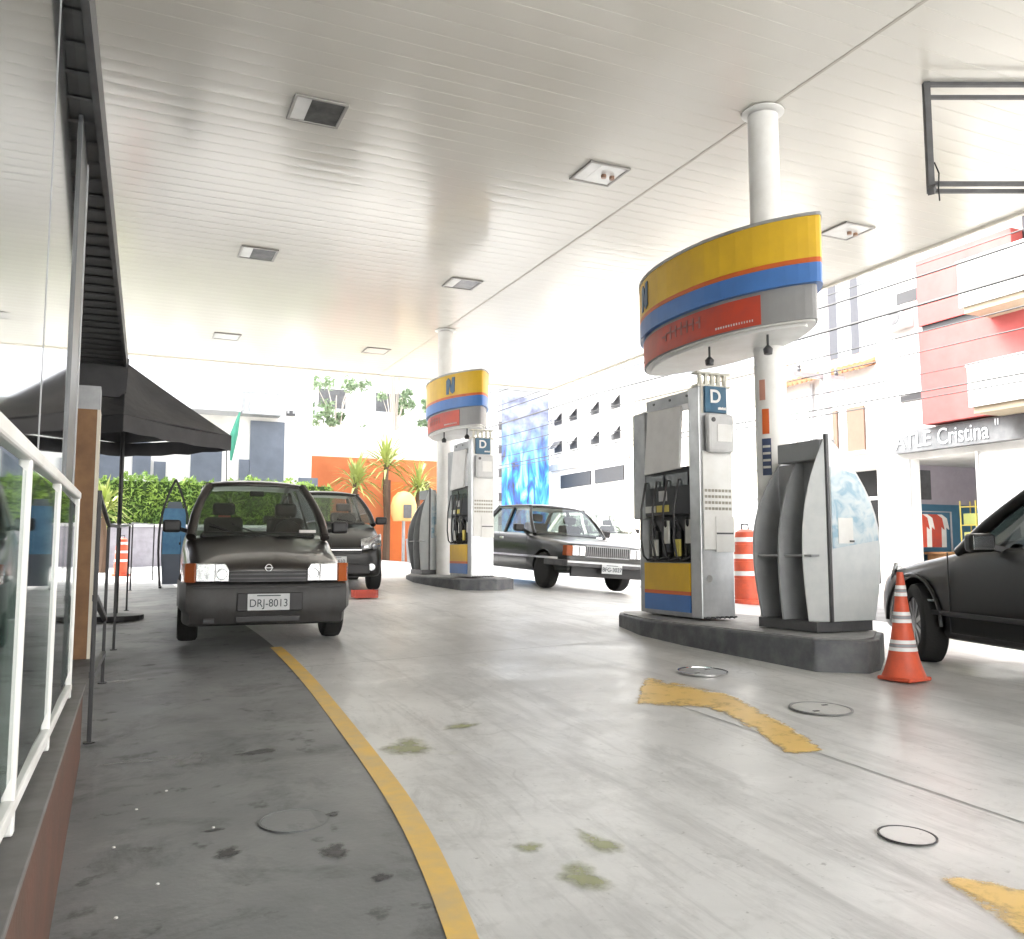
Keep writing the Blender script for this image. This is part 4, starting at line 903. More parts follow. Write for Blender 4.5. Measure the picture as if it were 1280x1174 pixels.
# --- rounded small hatchback (car 2) and its white copy in the street
def carB(paint, label, txt):
    t = thing('parked_car', label, 'car')
    st = [(.04,.55,.34,.60,.01),(.07,.68,.25,.68,.02),(.18,.76,.23,.76,.03),(.42,.80,.22,.87,.05),(.75,.82,.22,.96,.05),(1.0,.825,.22,1.03,.03),(1.08,.825,.22,1.06,.0),(1.8,.83,.22,1.09,0),(2.8,.83,.23,1.11,0),(3.4,.80,.26,1.10,0),(3.68,.74,.32,1.0,0),(3.72,.62,.38,.8,0)]
    car_body(t, st, paint, (.72,3.08), .30)
    greenhouse(t, .92, 1.62, 3.12, 3.58, .74, .58, 1.08, 1.57, paint, .42, M_glass, .05, .07, .16)
    interior(t, 1.06, yA=1.0)
    for s in (-1, 1):
        for y in (.72, 3.08): wheel(t, s*.715, y, .30, s, 'alloy')
        b = MB(); b.grid([[(s*(.42+.30*u), .045+.16*u*u+.10*v, .66+.05*u+.16*v+.03*u*v) for v in (0,.5,1)] for u in (0,.25,.5,.75,1,1.12)]); hl = b.build('headlight', M_lens, t, smooth=True, solid=.03)
        b = MB(); ring(b, .03, .055, (s*.62,.05,.73), .01); b.build('lamp_ring', M_dgrey, hl)
        b = MB(); b.lathe([(.055,-.02),(.06,.02)], (s*.58,.045,.40), 16, axis='y'); b.build('fog_lamp', M_lens, t)
        mirror(t, s, s*.93, 1.28, 1.12, M_black)
        b = MB(); b.box((min(s*.829,s*.8315),1.30,.30), (max(s*.829,s*.8315),1.308,1.05)); b.box((min(s*.829,s*.8315),2.40,.30), (max(s*.829,s*.8315),2.408,1.05)); b.build('door_seam', M_black, t)
    b = MB(); b.box((-.42,.035,.60), (.42,.07,.70)); b.box((-.55,.02,.30), (.55,.07,.44)); b.build('grille', M_black, t, bevel=.01)
    b = MB(); b.box((-.42,.028,.66), (.42,.036,.672)); b.build('grille_trim', M_chrome, t)
    plate(t, txt, .015, .50, .38, .13)
    b = MB(); b.tube([(.10,.88,1.07),(-.28,.96,1.15)], .009, 5); b.tube([(.5,.90,1.07),(.14,.95,1.15)], .009, 5); b.build('wiper', M_black, t)
    return t
c2 = carB(M_carblack, 'black rounded hatchback parked behind the brown hatchback', 'DPE-4410'); c2.scale = (.95,.95,.95); c2.location = (2.86, 12.75, G(2.8, 13.2)+.004); c2.rotation_euler = (R(2.0), 0, R(-6))
c5 = carB(M_carwhite, 'white car far up the street beyond the near pump', 'CKA-2051'); c5.location = (12.0, 19.5, G(12, 20)+.006); c5.rotation_euler = (R(2.0), 0, R(-4))
# --- car 3: 80s dark sedan
def carC():
    t = thing('parked_car', 'dark old sedan with square headlights and a chrome grille behind the far pump', 'car')
    st = [(.10,.74,.34,.72,.005),(.12,.78,.30,.775,.01),(.3,.80,.27,.80,.02),(.8,.82,.26,.85,.03),(1.3,.825,.26,.90,.02),(1.36,.827,.26,.92,.0),(2.4,.83,.26,.94,0),(3.5,.825,.27,.94,0),(3.62,.82,.27,.92,.01),(4.1,.80,.30,.90,.02),(4.42,.77,.34,.87,.01),(4.46,.72,.38,.80,0)]
    car_body(t, st, M_cargreen, (.82,3.40), .30)
    greenhouse(t, 1.26, 1.78, 3.0, 3.62, .735, .58, .93, 1.42, M_cargreen, .5, M_glass, .04, .055, .09)
    interior(t, .92, yA=1.25)
    for s in (-1, 1):
        for y in (.82, 3.40): wheel(t, s*.725, y, .30, s, 'many')
        b = MB(); b.box((min(s*.44,s*.70),.065,.57), (max(s*.44,s*.70),.115,.735)); hl = b.build('headlight', M_lens, t, bevel=.01)
        b = MB(); b.box((min(s*.565,s*.572),.058,.575), (max(s*.565,s*.572),.064,.73)); b.build('lamp_divider', M_dgrey, hl)
        b = MB(); b.add([(s*.705,.07,.57),(s*.785,.10,.57),(s*.795,.20,.57),(s*.795,.20,.73),(s*.785,.10,.735),(s*.705,.07,.735)], [(0,1,4,5),(1,2,3,4)]); b.build('turn_signal', M_amber, t, solid=.02)
        mirror(t, s, s*.92, 1.55, 1.0)
        b = MB(); b.box((min(s*.828,s*.836),.3,.50), (max(s*.828,s*.838),4.2,.535)); b.build('side_moulding', M_chrome, t)
        b = MB()
        for y in (1.38,2.45,3.45): b.box((min(s*.829,s*.8315),y,.30), (max(s*.829,s*.8315),y+.008,.92))
        b.build('door_seam', M_black, t)
        for y in (2.25,3.2): b = MB(); b.box((min(s*.832,s*.85),y,.80), (max(s*.832,s*.85),y+.15,.83)); b.build('door_handle', M_chrome, t, bevel=.005)
    b = MB(); b.box((-.43,.085,.575), (.43,.12,.74)); gr = b.build('grille', M_black, t)
    b = MB()
    for k in range(22): b.box((-.42+k*.04,.07,.58), (-.408+k*.04,.084,.735))
    b.box((-.43,.066,.735), (.43,.10,.75)); b.box((-.43,.066,.565), (.43,.10,.578)); b.build('grille_bars', M_grey, gr)
    b = MB(); b.box((-.86,-.04,.40), (.86,.09,.50)); b.box((-.86,.091,.40), (-.80,.7,.50)); b.box((.80,.091,.40), (.86,.7,.50)); bu = b.build('bumper', M_dgrey, t, bevel=.012)
    b = MB(); b.box((-.85,-.052,.46), (.85,-.041,.49)); b.build('bumper_strip', M_steel, bu)
    b = MB(); b.box((-.7,.06,.24), (.7,.12,.399)); b.build('air_dam', M_black, t)
    plate(t, 'BFG-3027', -.06, .39, .40, .15)
    return t
c3 = carC(); c3.location = (7.35, 12.55, G(7.4, 13.2)-.0); c3.rotation_euler = (R(2.0), R(3.5), R(4))
# --- car 4: black hatchback cut by the right edge, nose pointing away
def carD():
    t = thing('parked_car', 'black hatchback cut off by the right edge of the photo, beside the cone', 'car')
    st = [(.03,.50,.32,.54,.01),(.06,.66,.24,.64,.02),(.18,.76,.21,.70,.03),(.42,.81,.20,.76,.04),(.80,.83,.20,.815,.05),(1.15,.838,.20,.86,.05),(1.36,.84,.20,.90,.02),(1.44,.842,.20,.915,0),(1.9,.845,.20,.92,0),(2.9,.845,.21,.95,0),(3.5,.82,.25,.97,0),(3.95,.76,.31,.95,0),(4.0,.64,.37,.8,0)]
    car_body(t, st, M_carblack, (.80,3.26), .315)
    greenhouse(t, 1.30, 2.22, 3.35, 3.88, .76, .60, .905, 1.46, M_carblack, .35, M_glassdark, .05, .075, .18)
    interior(t, .92, ys=2.3, yA=1.42)
    for s in (-1, 1):
        for y in (.80, 3.26):
            wh = wheel(t, s*.735, y, .315, s, 'dark')
            if y < 1: wh.rotation_euler = (0, 0, R(-16))
        b = MB(); b.grid([[(s*(.50+.27*u), .05+.34*u*u+.08*v, .60+.04*u+.15*v) for v in (0,.5,1)] for u in (0,.25,.5,.75,1)]); b.build('headlight', M_lens, t, smooth=True, solid=.03)
        mirror(t, s, s*.92, 1.80, .945, M_carblack)
        b = MB()
        for y in (1.30, 2.62): b.box((min(s*.842,s*.8475),y,.28), (max(s*.842,s*.8475),y+.008,.88))
        b.box((min(s*.842,s*.8475),1.30,.272), (max(s*.842,s*.8475),2.62,.28)); b.build('door_seam', M_black, t)
        b = MB(); b.box((min(s*.83,s*.852),1.0,.40), (max(s*.83,s*.852),3.0,.435)); b.build('side_moulding', M_black, t, bevel=.006)
        b = MB()
        for k in range(5): b.box((min(s*.842,s*.849),1.0+k*.022,.50), (max(s*.842,s*.849),1.014+k*.022,.515))
        b.build('wing_badge', M_grey, t)
        b = MB(); b.box((min(s*.844,s*.87),2.4,.78), (max(s*.844,s*.87),2.56,.81)); b.build('door_handle', M_carblack, t, bevel=.008)
        b = MB(); pts = []
        for k in range(13):
            a_ = math.pi*k/12; pts.append((s*.842, .80-.385*math.cos(a_), .315+.385*math.sin(a_)))
        b.tube(pts, .016, 6); b.build('arch_lip', M_carblack, t, smooth=True)
    b = MB(); b.box((-.4,.02,.46), (.4,.05,.54)); b.build('grille', M_black, t)
    plate(t, 'EHW-5562', .01, .40, .4, .13)
    b = MB(); b.tube([(0.35,1.95,1.545),(0.35,1.75,1.56),(.40,1.72,1.62),(.42,1.85,1.66),(.40,2.0,1.60)], .010, 6); b.build('roof_aerial', M_black, t, smooth=True)
    return t
c4 = carD()
hd = R(162); wx, wy = 5.96, 5.14      # ground point of the visible front wheel
lx, ly = .735, .80
c4.location = (wx-(lx*math.cos(hd)-ly*math.sin(hd)), wy-(lx*math.sin(hd)+ly*math.cos(hd)), G(wx, wy)-.01); c4.rotation_euler = (0, R(0), hd)
# ---------------------------------------------------------------- foliage
def leaves(n, fn, size, m, name, parent=None, rnd=None, asp=1.6):
    rnd = rnd or random.Random(1); vs = []; fs = []
    for i in range(n):
        p = Vector(fn(rnd)); a = Vector((rnd.gauss(0,1), rnd.gauss(0,1), rnd.gauss(0,1))).normalized(); b_ = a.cross(Vector((rnd.gauss(0,1), rnd.gauss(0,1), rnd.gauss(0,1)))).normalized()
        s = size*rnd.uniform(.45,1.5); k = len(vs); vs += [tuple(p-a*s*asp), tuple(p+b_*s*.5), tuple(p+a*s*asp), tuple(p-b_*s*.5)]; fs.append((k,k+1,k+2,k+3))
    o = MB(); o.add(vs, fs); return o.build(name, m, parent, fixn=False)
hw = thing('hedge_wall', 'low mauve grey boundary wall under the clipped green hedge', 'wall', (0,22.2,0))
b = MB(); b.box((-12,0,.2), (5.0,.3,1.78)); b.build('wall', mat('mauve_wall', (.33,.32,.36), .8, c2=(.26,.25,.28)), hw); b = MB(); b.box((-12,-.04,1.785), (5.0,.34,1.85)); b.build('coping', M_lgrey, hw)
hg = thing('hedge', 'long clipped bright green hedge on the low wall across the side street', 'hedge', (0,22.4,1.85))
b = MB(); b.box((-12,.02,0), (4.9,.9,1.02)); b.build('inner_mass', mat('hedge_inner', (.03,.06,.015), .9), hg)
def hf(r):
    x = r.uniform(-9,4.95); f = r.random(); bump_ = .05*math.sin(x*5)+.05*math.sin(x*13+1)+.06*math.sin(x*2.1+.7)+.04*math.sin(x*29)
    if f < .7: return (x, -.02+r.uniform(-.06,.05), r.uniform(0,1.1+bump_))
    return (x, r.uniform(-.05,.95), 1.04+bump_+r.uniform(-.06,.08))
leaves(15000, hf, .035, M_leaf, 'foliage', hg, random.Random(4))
def yucca(x, y, ht, rad_, label, seed):
    rnd = random.Random(seed); z0 = G(x, y); t = thing('yucca_plant', label, 'plant', (x, y, z0), 0, 'yucca plants before the orange wall')
    b = MB(); b.tube([(0,0,0),(.03,0,ht*.4),(-.02,.02,ht*.7),(0,0,ht)], [.10,.09,.08,.07], 8); b.build('trunk', M_bark, t, smooth=True)
    b = MB()
    for k in range(90):
        a = rnd.uniform(0, 6.28); el = rnd.uniform(-.5, 1.45); L_ = rad_*rnd.uniform(.7,1.1); d = Vector((math.cos(a)*math.cos(el), math.sin(a)*math.cos(el), math.sin(el))); s = Vector((-math.sin(a), math.cos(a), 0))*.035
        p0 = Vector((0,0,ht-.05+rnd.uniform(-.3,.1))); p1 = p0+d*L_*.55; p2 = p0+d*L_+Vector((0,0,-.18*L_))
        b.add([p0-s*.5,p0+s*.5,p1+s,p2,p1-s], [(0,1,2,4),(4,2,3)])
    b.build('leaves', M_yucca, t, fixn=False); return t
yucca(6.05,24.4,2.3,1.0,'short yucca plant on the left, behind the black hatchback roof',1); yucca(7.0,24.6,2.9,1.15,'tallest yucca plant with a dark trunk in front of the orange wall',2); yucca(8.05,24.8,2.35,.95,'slim yucca plant nearest the far pump sign',3)
yucca(-.35,20.4,1.5,.7,'spiky potted plant behind the terrace fence under the parasol',4)
def tree(x, y, ht, cr, label, seed, n=2600, dens=9):
    rnd = random.Random(seed); z0 = G(x, y); t = thing('tree', label, 'tree', (x, y, z0), 0, 'trees beyond the orange wall')
    b = MB(); b.tube([(0,0,0),(.1,0,ht*.4),(-.05,.1,ht*.7),(0,0,ht*.95)], [.10,.08,.05,.02], 8)
    cl = []
    for k in range(dens):
        a = rnd.uniform(0,6.28); r_ = cr*rnd.uniform(.3,1); p = (r_*math.cos(a), r_*math.sin(a)*.8, ht*rnd.uniform(.6,1.05)); cl.append((p, cr*rnd.uniform(.16,.34)))
        b.tube([(0,0,ht*rnd.uniform(.4,.6)), (p[0]*.5,p[1]*.5,p[2]*.88), p], [.03,.02,.008], 6)
    b.build('trunk', mat('pale_bark', (.42,.38,.33), .9), t, smooth=True)
    def f(r):
        c, q = r.choice(cl); v = Vector((r.gauss(0,1), r.gauss(0,1), r.gauss(0,.8))).normalized()*q*(r.random()**.45); return (c[0]+v.x, c[1]+v.y, c[2]+v.z)
    leaves(n, f, .07, M_treeleaf, 'crown', t, rnd); return t
tree(7.6,34,6.8,1.2,'thin pale leafed tree left of the tallest yucca, before the balcony block',11,2200,18)
tree(10.6,36,10.6,.9,'tall slender tree above the orange wall beside the canopy edge',12,2600,20); tree(13.0,38,9.6,.8,'small tree near the far pump sign beyond the orange wall',13,1500,14)
# ---------------------------------------------------------------- buildings across the side street
def windows(parent, specs, face, plane, m=None, depth=.10, frame=True):
    """specs: (a0,a1,z0,z1) on a wall; face 'x' = wall facing -X at x=plane, 'y' = wall facing -Y at y=plane"""
    for (a0, a1, z0, z1) in specs:
        b = MB()
        if face == 'x': b.box((plane-.03,a0,z0), (plane-.005,a1,z1))
        else: b.box((a0,plane-.03,z0), (a1,plane-.005,z1))
        w_ = b.build('window', m or M_darkglass, parent)
        if frame:
            b = MB(); q = .06
            for (c0, c1, d0, d1) in ((a0-q,a1+q,z0-q,z0),(a0-q,a1+q,z1,z1+q),(a0-q,a0,z0,z1),(a1,a1+q,z0,z1),((a0+a1)/2-.02,(a0+a1)/2+.02,z0,z1)):
                if face == 'x': b.box((plane-.06,c0,d0), (plane-.002,c1,d1))
                else: b.box((c0,plane-.06,d0), (c1,plane-.002,d1))
            b.build('window_frame', M_white, w_)
wb_ = thing('white_building', 'white apartment building with dark slate panels behind the green hedge', 'building', (0,25,0))
b = MB(); b.box((-16,0,.3), (4.9,8,9.5)); b.build('wall', M_wall, wb_)
def X24(px): # px -> x on plane y=25
    a = R(24.11)+math.atan((px-640)/1090.); return 25*math.tan(a)
for (p0, p1, z0, z1) in ((310,353,2.9,4.85),(297,309.5,2.9,3.75),(163,186,3.2,4.1),(190,205,2.9,3.6),(236,275,2.9,4.0),(372,396,2.9,3.3),(110,150,2.9,4.0)):
    b = MB(); b.box((X24(p0),-.06,z0), (X24(p1),-.002,z1)); b.build('slate_panel', M_slate, wb_)
b = MB(); b.box((-14,-.9,4.95), (X24(292),-.002,6.9)); b.build('upper_volume', mat('pale_grey_render', (.60,.60,.63), .85), wb_)
bal = MB()
for k in range(14): bal.box((X24(297)+k*.15,-.52,5.05), (X24(297)+k*.15+.05,-.47,5.55))
bal.box((X24(296),-.54,5.55), (X24(345),-.45,5.62)); bal.box((X24(296),-.55,4.96), (X24(345),-.002,5.04)); bal.build('balcony_rail', M_grey, wb_)
windows(wb_, [(X24(239),X24(250),4.35,4.65),(X24(252),X24(266),4.25,4.5),(X24(355),X24(366),5.05,5.2)], 'y', 0, M_dgrey, frame=False)
b = MB(); b.tube([(X24(281),-1.1,3.6),(X24(284),-1.1,4.3),(X24(290),-1.1,4.9)], [.03,.10,.02], 8); b.build('awning_tip', mat('awning_green', (.04,.22,.15), .7), wb_)
ob = thing('orange_building', 'bright orange wall with a pale cream top band across the side street', 'building', (0,26,0))
b = MB(); b.box((5.0,0,.3), (9.6,.4,4.05)); b.build('wall', M_orangewall, ob)
b = MB(); b.box((5.0,.02,4.051), (9.6,.4,4.95)); b.build('upper_band', M_cream, ob)
for x in (7.35,8.6): b = MB(); b.box((x,-.10,.3), (x+.16,-.002,3.4)); b.build('pilaster', M_brown, ob)
b = MB(); b.box((7.5,-.05,.3), (7.95,-.002,3.35)); b.build('door_panel', mat('orange_door', (.62,.15,.03), .6), ob)
ph = thing('phone_booth', 'yellow hooded public telephone on a post before the orange wall', 'phone booth', (7.35,24.0,G(7.35,24)))
b = MB(); b.tube([(0,0,0),(0,0,1.3)], .045, 10); b.build('post', M_grey, ph)
b = MB(); b.lathe([(.30,1.15),(.36,1.35),(.37,1.6),(.31,1.82),(.18,1.96),(.03,2.0)], n=24); b.build('hood', mat('hood_yellow', (.62,.42,.16), .5), ph, smooth=True)
b = MB(); b.box((-.12,-.40,1.22), (.12,-.36,1.60)); b.build('telephone', M_dgrey, ph, bevel=.02)
for i, (x, y, w_, h, m, nm, lb, ct) in enumerate(((7.45,23.2,.42,.62,M_grey,'concrete_planter','grey square planter standing below the yellow phone hood','planter'),(7.85,23.3,.28,.85,M_dgrey,'litter_bin','dark litter bin between the planter and the far pump','bin'))):
    t = thing(nm, lb, ct, (x, y, G(x, y))); b = MB(); b.add([(-w_*.42,-w_*.42,0),(w_*.42,-w_*.42,0),(w_*.42,w_*.42,0),(-w_*.42,w_*.42,0),(-w_/2,-w_/2,h),(w_/2,-w_/2,h),(w_/2,w_/2,h),(-w_/2,w_/2,h)], [(3,2,1,0),(4,5,6,7),(0,1,5,4),(1,2,6,5),(2,3,7,6),(3,0,4,7)]); b.build('shell', m, t, bevel=.02)
    b = MB(); b.box((-w_*.52,-w_*.52,h+.001), (w_*.52,w_*.52,h+.05)); b.build('rim', m, t, bevel=.01)
t = thing('plastic_crate', 'small red plastic crate on the floor beside the front wheel of the black hatchback', 'crate', (3.12,11.98,G(3.2,12)+.01)); t.scale = (.8,.8,.55)
b = MB(); b.box((-.2,-.15,0), (.2,.15,.02))
for k in range(5): b.box((-.2,-.15,.02+k*.035), (.2,-.14,.045+k*.035)); b.box((-.2,.14,.02+k*.035), (.2,.15,.045+k*.035)); b.box((-.2,-.139,.02+k*.035), (-.19,.139,.045+k*.035)); b.box((.19,-.139,.02+k*.035), (.2,.139,.045+k*.035))
b.build('slats', M_red, t); b = MB()
for x in (-.201,.191):
    for y in (-.151,.141): b.box((x,y,.0), (x+.01,y+.01,.20))
b.build('corner_post', M_red, t)
ab = thing('apartment_block', 'pale balcony apartment block far behind the orange wall', 'building', (0,44,0))
b = MB(); b.box((8,0,0), (17.5,8,26)); b.build('wall', M_wall, ab)
for fl in range(6):
    z = 4.4+fl*2.9
    for k in range(3):
        x = 8.6+k*3.0; b = MB(); b.box((x,-.9,z), (x+2.2,-.002,z+.16)); b.box((x,-.9,z+.161), (x+2.2,-.84,z+1.0)); bo = b.build('balcony', M_white if k != 1 else M_lgrey, ab)
        b = MB(); b.box((x+.3,-.04,z+.3), (x+1.7,-.003,z+2.2)); b.build('window', M_dgrey, ab)
        b = MB(); b.box((x-.02,-.93,z+1.0), (x+2.22,-.81,z+1.06)); b.build('handrail', M_grey, bo)
# mural building
def mural_mat():
    m = bpy.data.materials.new('blue_mural'); m.use_nodes = True; N = m.node_tree.nodes; L = m.node_tree.links; b = N['Principled BSDF']; tc = N.new('ShaderNodeTexCoord')
    mp = N.new('ShaderNodeMapping'); mp.inputs['Scale'].default_value = (1.5, 1, .38); L.new(tc.outputs['Object'], mp.inputs[0])
    n = N.new('ShaderNodeTexNoise'); n.inputs['Scale'].default_value = 1.5; n.inputs['Detail'].default_value = 7; n.inputs['Distortion'].default_value = 1.6; L.new(mp.outputs[0], n.inputs['Vector'])
    r = N.new('ShaderNodeValToRGB'); e = r.color_ramp.elements; e[0].position = .34; e[0].color = (.06,.07,.10,1); e[1].position = .70; e[1].color = (.55,.62,.68,1)
    for p, c in ((.42,(.05,.13,.50,1)),(.48,(.05,.28,.68,1)),(.53,(.10,.42,.66,1)),(.58,(.30,.60,.70,1)),(.63,(.28,.34,.48,1))): x = e.new(p); x.color = c
    L.new(n.outputs['Fac'], r.inputs[0])
    sp = N.new('ShaderNodeSeparateXYZ'); L.new(tc.outputs['Object'], sp.inputs[0]); mr = N.new('ShaderNodeMapRange'); mr.inputs[1].default_value = 4.3; mr.inputs[2].default_value = 6.2; L.new(sp.outputs['Z'], mr.inputs[0])
    mx = N.new('ShaderNodeMix'); mx.data_type = 'RGBA'; L.new(mr.outputs[0], mx.inputs[0]); L.new(r.outputs[0], mx.inputs[6])
    n2 = N.new('ShaderNodeTexNoise'); n2.inputs['Scale'].default_value = 2.5; n2.inputs['Detail'].default_value = 6; L.new(tc.outputs['Object'], n2.inputs['Vector'])
    r2 = N.new('ShaderNodeValToRGB'); r2.color_ramp.elements[0].position = .35; r2.color_ramp.elements[0].color = (.14,.15,.22,1); r2.color_ramp.elements[1].position = .6; r2.color_ramp.elements[1].color = (.32,.36,.50,1); L.new(n2.outputs['Fac'], r2.inputs[0]); L.new(r2.outputs[0], mx.inputs[7])
    L.new(mx.outputs[2], b.inputs['Base Color']); b.inputs['Roughness'].default_value = .8; return m
mb_ = thing('mural_building', 'tall narrow building side covered in a blue painted mural at the end of the street', 'building', (0,30,0))
b = MB(); b.box((12.85,0,.2), (15.0,6,7.35)); b.build('wall', M_grey, mb_); b = MB(); b.box((13.0,-.02,.4), (14.98,-.002,7.1)); b.build('mural', mural_mat(), mb_)
b = MB(); b.box((12.8,-.08,7.351), (15.0,6.05,7.45)); b.build('parapet', M_grey, mb_)
b = MB()
for k in range(5): b.box((12.86,-.06,2.2+k*.9), (12.98,-.003,2.5+k*.9))
b.build('wall_vents', M_dgrey, mb_)
# street facades on the far side of the road, plane x = 15
FX = 15.0
ww = thing('white_workshop', 'white two storey building with tilted awning windows and pale garage doors beside the mural', 'building', (FX,24.1,0))
b = MB(); b.box((0,0,.1), (8,5.75,7.05)); b.build('wall', M_wall, ww)
b = MB(); b.box((-.12,-.02,4.25), (-.002,5.7,4.5)); b.build('cornice', M_grey, ww)
for y0, y1 in ((.4,2.3),(2.6,4.9)):
    b = MB(); b.box((-.05,y0,.45), (-.002,y1,3.5)); gd = b.build('garage_door', M_white, ww)
    b = MB()
    for k in range(12): b.box((-.06,y0+.03,.5+k*.25), (-.051,y1-.03,.52+k*.25))
    b.build('door_ribs', M_grey, gd)
    b = MB(); b.box((-.04,y0,3.55), (-.003,y1,4.05)); b.build('transom_window', M_black, ww)
for z in (4.95,6.0):
    for y in (.6,2.0,3.6,4.8):
        b = MB(); b.box((-.03,y,z), (-.003,y+.6,z+.42)); wn = b.build('window', M_dgrey, ww)
        b = MB(); b.add([(-.035,y,z+.42),(-.035,y+.6,z+.42),(-.28,y+.6,z+.12),(-.28,y,z+.12)], [(0,1,2,3)]); b.build('awning_pane', M_dgrey, wn, solid=.02)
wc = thing('cream_house', 'cream two storey house with sash windows seen between the near pump and the column', 'building', (FX,17.5,0))
b = MB(); b.box((0,0,.1), (8,6.5,6.0)); b.build('wall', M_cream, wc)
windows(wc, [(.5,1.2,3.4,4.7),(2.0,2.7,3.4,4.7),(3.5,4.2,3.4,4.7),(.4,1.1,1.1,2.6),(3.4,4.2,1.1,2.6)], 'x', 0, M_grey)
b = MB(); b.box((-.2,-.0,6.001), (8,6.5,6.15)); b.build('roof_edge', M_white, wc)
for y0 in (1.6,): b = MB(); b.box((-.04,y0,.2), (-.003,y0+.95,2.5)); b.build('door', M_orangewall, wc)
wd = thing('tiled_house', 'low white house with a clay tiled roof and a dark garage opening', 'building', (FX,13.95,0))
b = MB(); b.box((0,.0,3.05), (8,3.5,5.3)); b.box((0,1.6,.1), (8,3.5,3.049)); b.box((0,0,.1), (8,.08,3.049)); b.build('wall', M_wall, wd)
b = MB(); b.box((.6,.081,.1), (.7,1.599,3.049)); gg = b.build('garage_interior', M_black, wd); b = MB(); b.box((.2,.3,2.35), (.3,1.4,2.42)); b.build('lamp_tube', M_white, gg)
b = MB()
for k in range(22):
    b.tube([(-.35,.08+k*.16,5.28),(1.8,.08+k*.16,6.1)], .085, 8)
b.box((0,.0,5.301), (1.9,3.5,5.35)); b.build('tiled_roof', M_tile, wd, smooth=True)
windows(wd, [(2.1,2.9,3.5,4.5)], 'x', 0, M_lgrey)
for y0 in (.35, 1.15): b = MB(); b.box((-.05,y0,3.45), (-.003,y0+.5,4.45)); sw = b.build('shutter', mat('shutter_brown', (.16,.10,.07), .7), wd); c = MB(); c.box((-.12,y0-.06,3.37), (-.004,y0+.56,3.44)); c.build('window_sill', M_lgrey, wd)
b = MB(); b.tube([(-.06,1.9,.2),(-.06,1.9,5.2)], .04, 8); b.build('downpipe', M_grey, wd)
# red and white building
rw_ = thing('red_white_building', 'white modern building with salmon red facade panels and white balconies at the right', 'building', (FX,6.0,0))
b = MB(); b.box((0,-6,3.12), (8,7.94,13)); b.box((0,7.13,.1), (.25,7.94,3.119)); b.box((0,-6,.1), (.25,5.59,3.119)); b.build('wall', M_wall, rw_)
def P15(y): return y-6.0
b = MB(); b.box((-.35,P15(10.4),5.76), (-.002,P15(12.5),7.12)); b.build('red_panel', M_redwall, rw_)
b = MB(); b.box((-.35,P15(10.05),3.75), (-.002,P15(12.5),5.62)); b.build('red_panel', M_redwall, rw_)
b = MB(); b.box((-.30,P15(10.0),5.621), (-.003,P15(12.45),5.759)); b.build('recess_strip', M_black, rw_)
for (z0, z1, y1) in ((5.66,6.48,10.95),(3.80,4.54,10.85),(7.5,8.6,10.6)):
    b = MB(); b.box((-1.1,P15(4.0),z0), (-.36,P15(y1),z1)); bc = b.build('balcony', M_wall, rw_)
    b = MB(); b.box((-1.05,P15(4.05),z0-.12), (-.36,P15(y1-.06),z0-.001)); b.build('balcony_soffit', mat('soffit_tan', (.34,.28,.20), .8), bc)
    b = MB(); b.box((-1.12,P15(4.0),z1+.001), (-1.0,P15(y1+.02),z1+.05)); b.build('balcony_coping', M_lgrey, bc)
windows(rw_, [(P15(12.6),P15(13.3),6.45,6.7),(P15(12.6),P15(13.3),4.35,4.48),(P15(9.6),P15(10.5),4.8,5.1),(P15(9.3),P15(10.4),6.5,7.5)], 'x', 0, M_black, frame=False)
b = MB(); b.box((-.20,P15(6),3.25), (-.003,P15(13.45),3.70)); sb = b.build('shop_sign', mat('shop_sign_grey', (.12,.125,.13), .6, c2=(.16,.165,.17)), rw_)
M_sgt = mat('sign_letters', (.72,.76,.78), .5)
text('sign_word', 'ATLE', .42, (-.215,P15(12.88),3.47), (R(90),0,R(-90)), M_sgt, sb, sx=.95)
text('sign_word', 'Cristina', .46, (-.215,P15(11.72),3.47), (R(90),0,R(-90)), M_sgt, sb, sx=.78)
text('quote_mark', '"', .5, (-.215,P15(10.98),3.47), (R(90),0,R(-90)), M_sgt, sb, sx=.62)
b = MB(); b.box((-.33,P15(12.9),5.9), (-.003,P15(13.5),6.3)); ac = b.build('air_conditioner', M_lgrey, rw_, bevel=.02); b = MB(); b.lathe([(.15,-.338),(.15,-.331)], (0,P15(13.12),6.1), 20, axis='x'); b.build('fan_grille', M_dgrey, ac)
# shop interior seen obliquely through the opening
M_mauve = mat('shop_mauve', (.40,.36,.40), .8)
b = MB(); b.box((.26,7.86,.1), (5.0,7.93,3.119)); si = b.build('shop_side_wall', M_mauve, rw_); b = MB(); b.box((.27,7.84,.9), (5.0,7.859,2.25)); b.build('blue_dado', mat('dado_blue', (.06,.17,.26), .7), si)
b = MB(); b.box((.95,7.80,2.35), (1.35,7.859,3.0)); b.build('picture', M_dgrey, si)
b = MB(); b.box((5.01,3.0,.1), (5.1,7.93,3.119)); b.build('shop_back_wall', M_mauve, rw_)
b = MB(); b.box((.26,3.0,.25), (5.0,7.83,.29)); b.build('shop_floor', M_lgrey, rw_)
b = MB(); b.box((-.04,4.5,.1), (-.003,5.52,3.05)); b.build('white_door_panel', M_white, rw_)
for y in (5.53, 7.13): b = MB(); b.box((-.06,y,.1), (-.003,y+.05,3.12)); b.build('door_frame', M_lgrey, rw_)
t = thing('shirt_rail', 'rail of red and white shirts inside the shop opening', 'clothes rail', (FX+.75,13.25,.3), R(-90))
b = MB(); b.tube([(0,-.5,0),(0,-.5,1.75),(0,.5,1.75),(0,.5,0)], .02, 6); b.build('rail', M_grey, t)
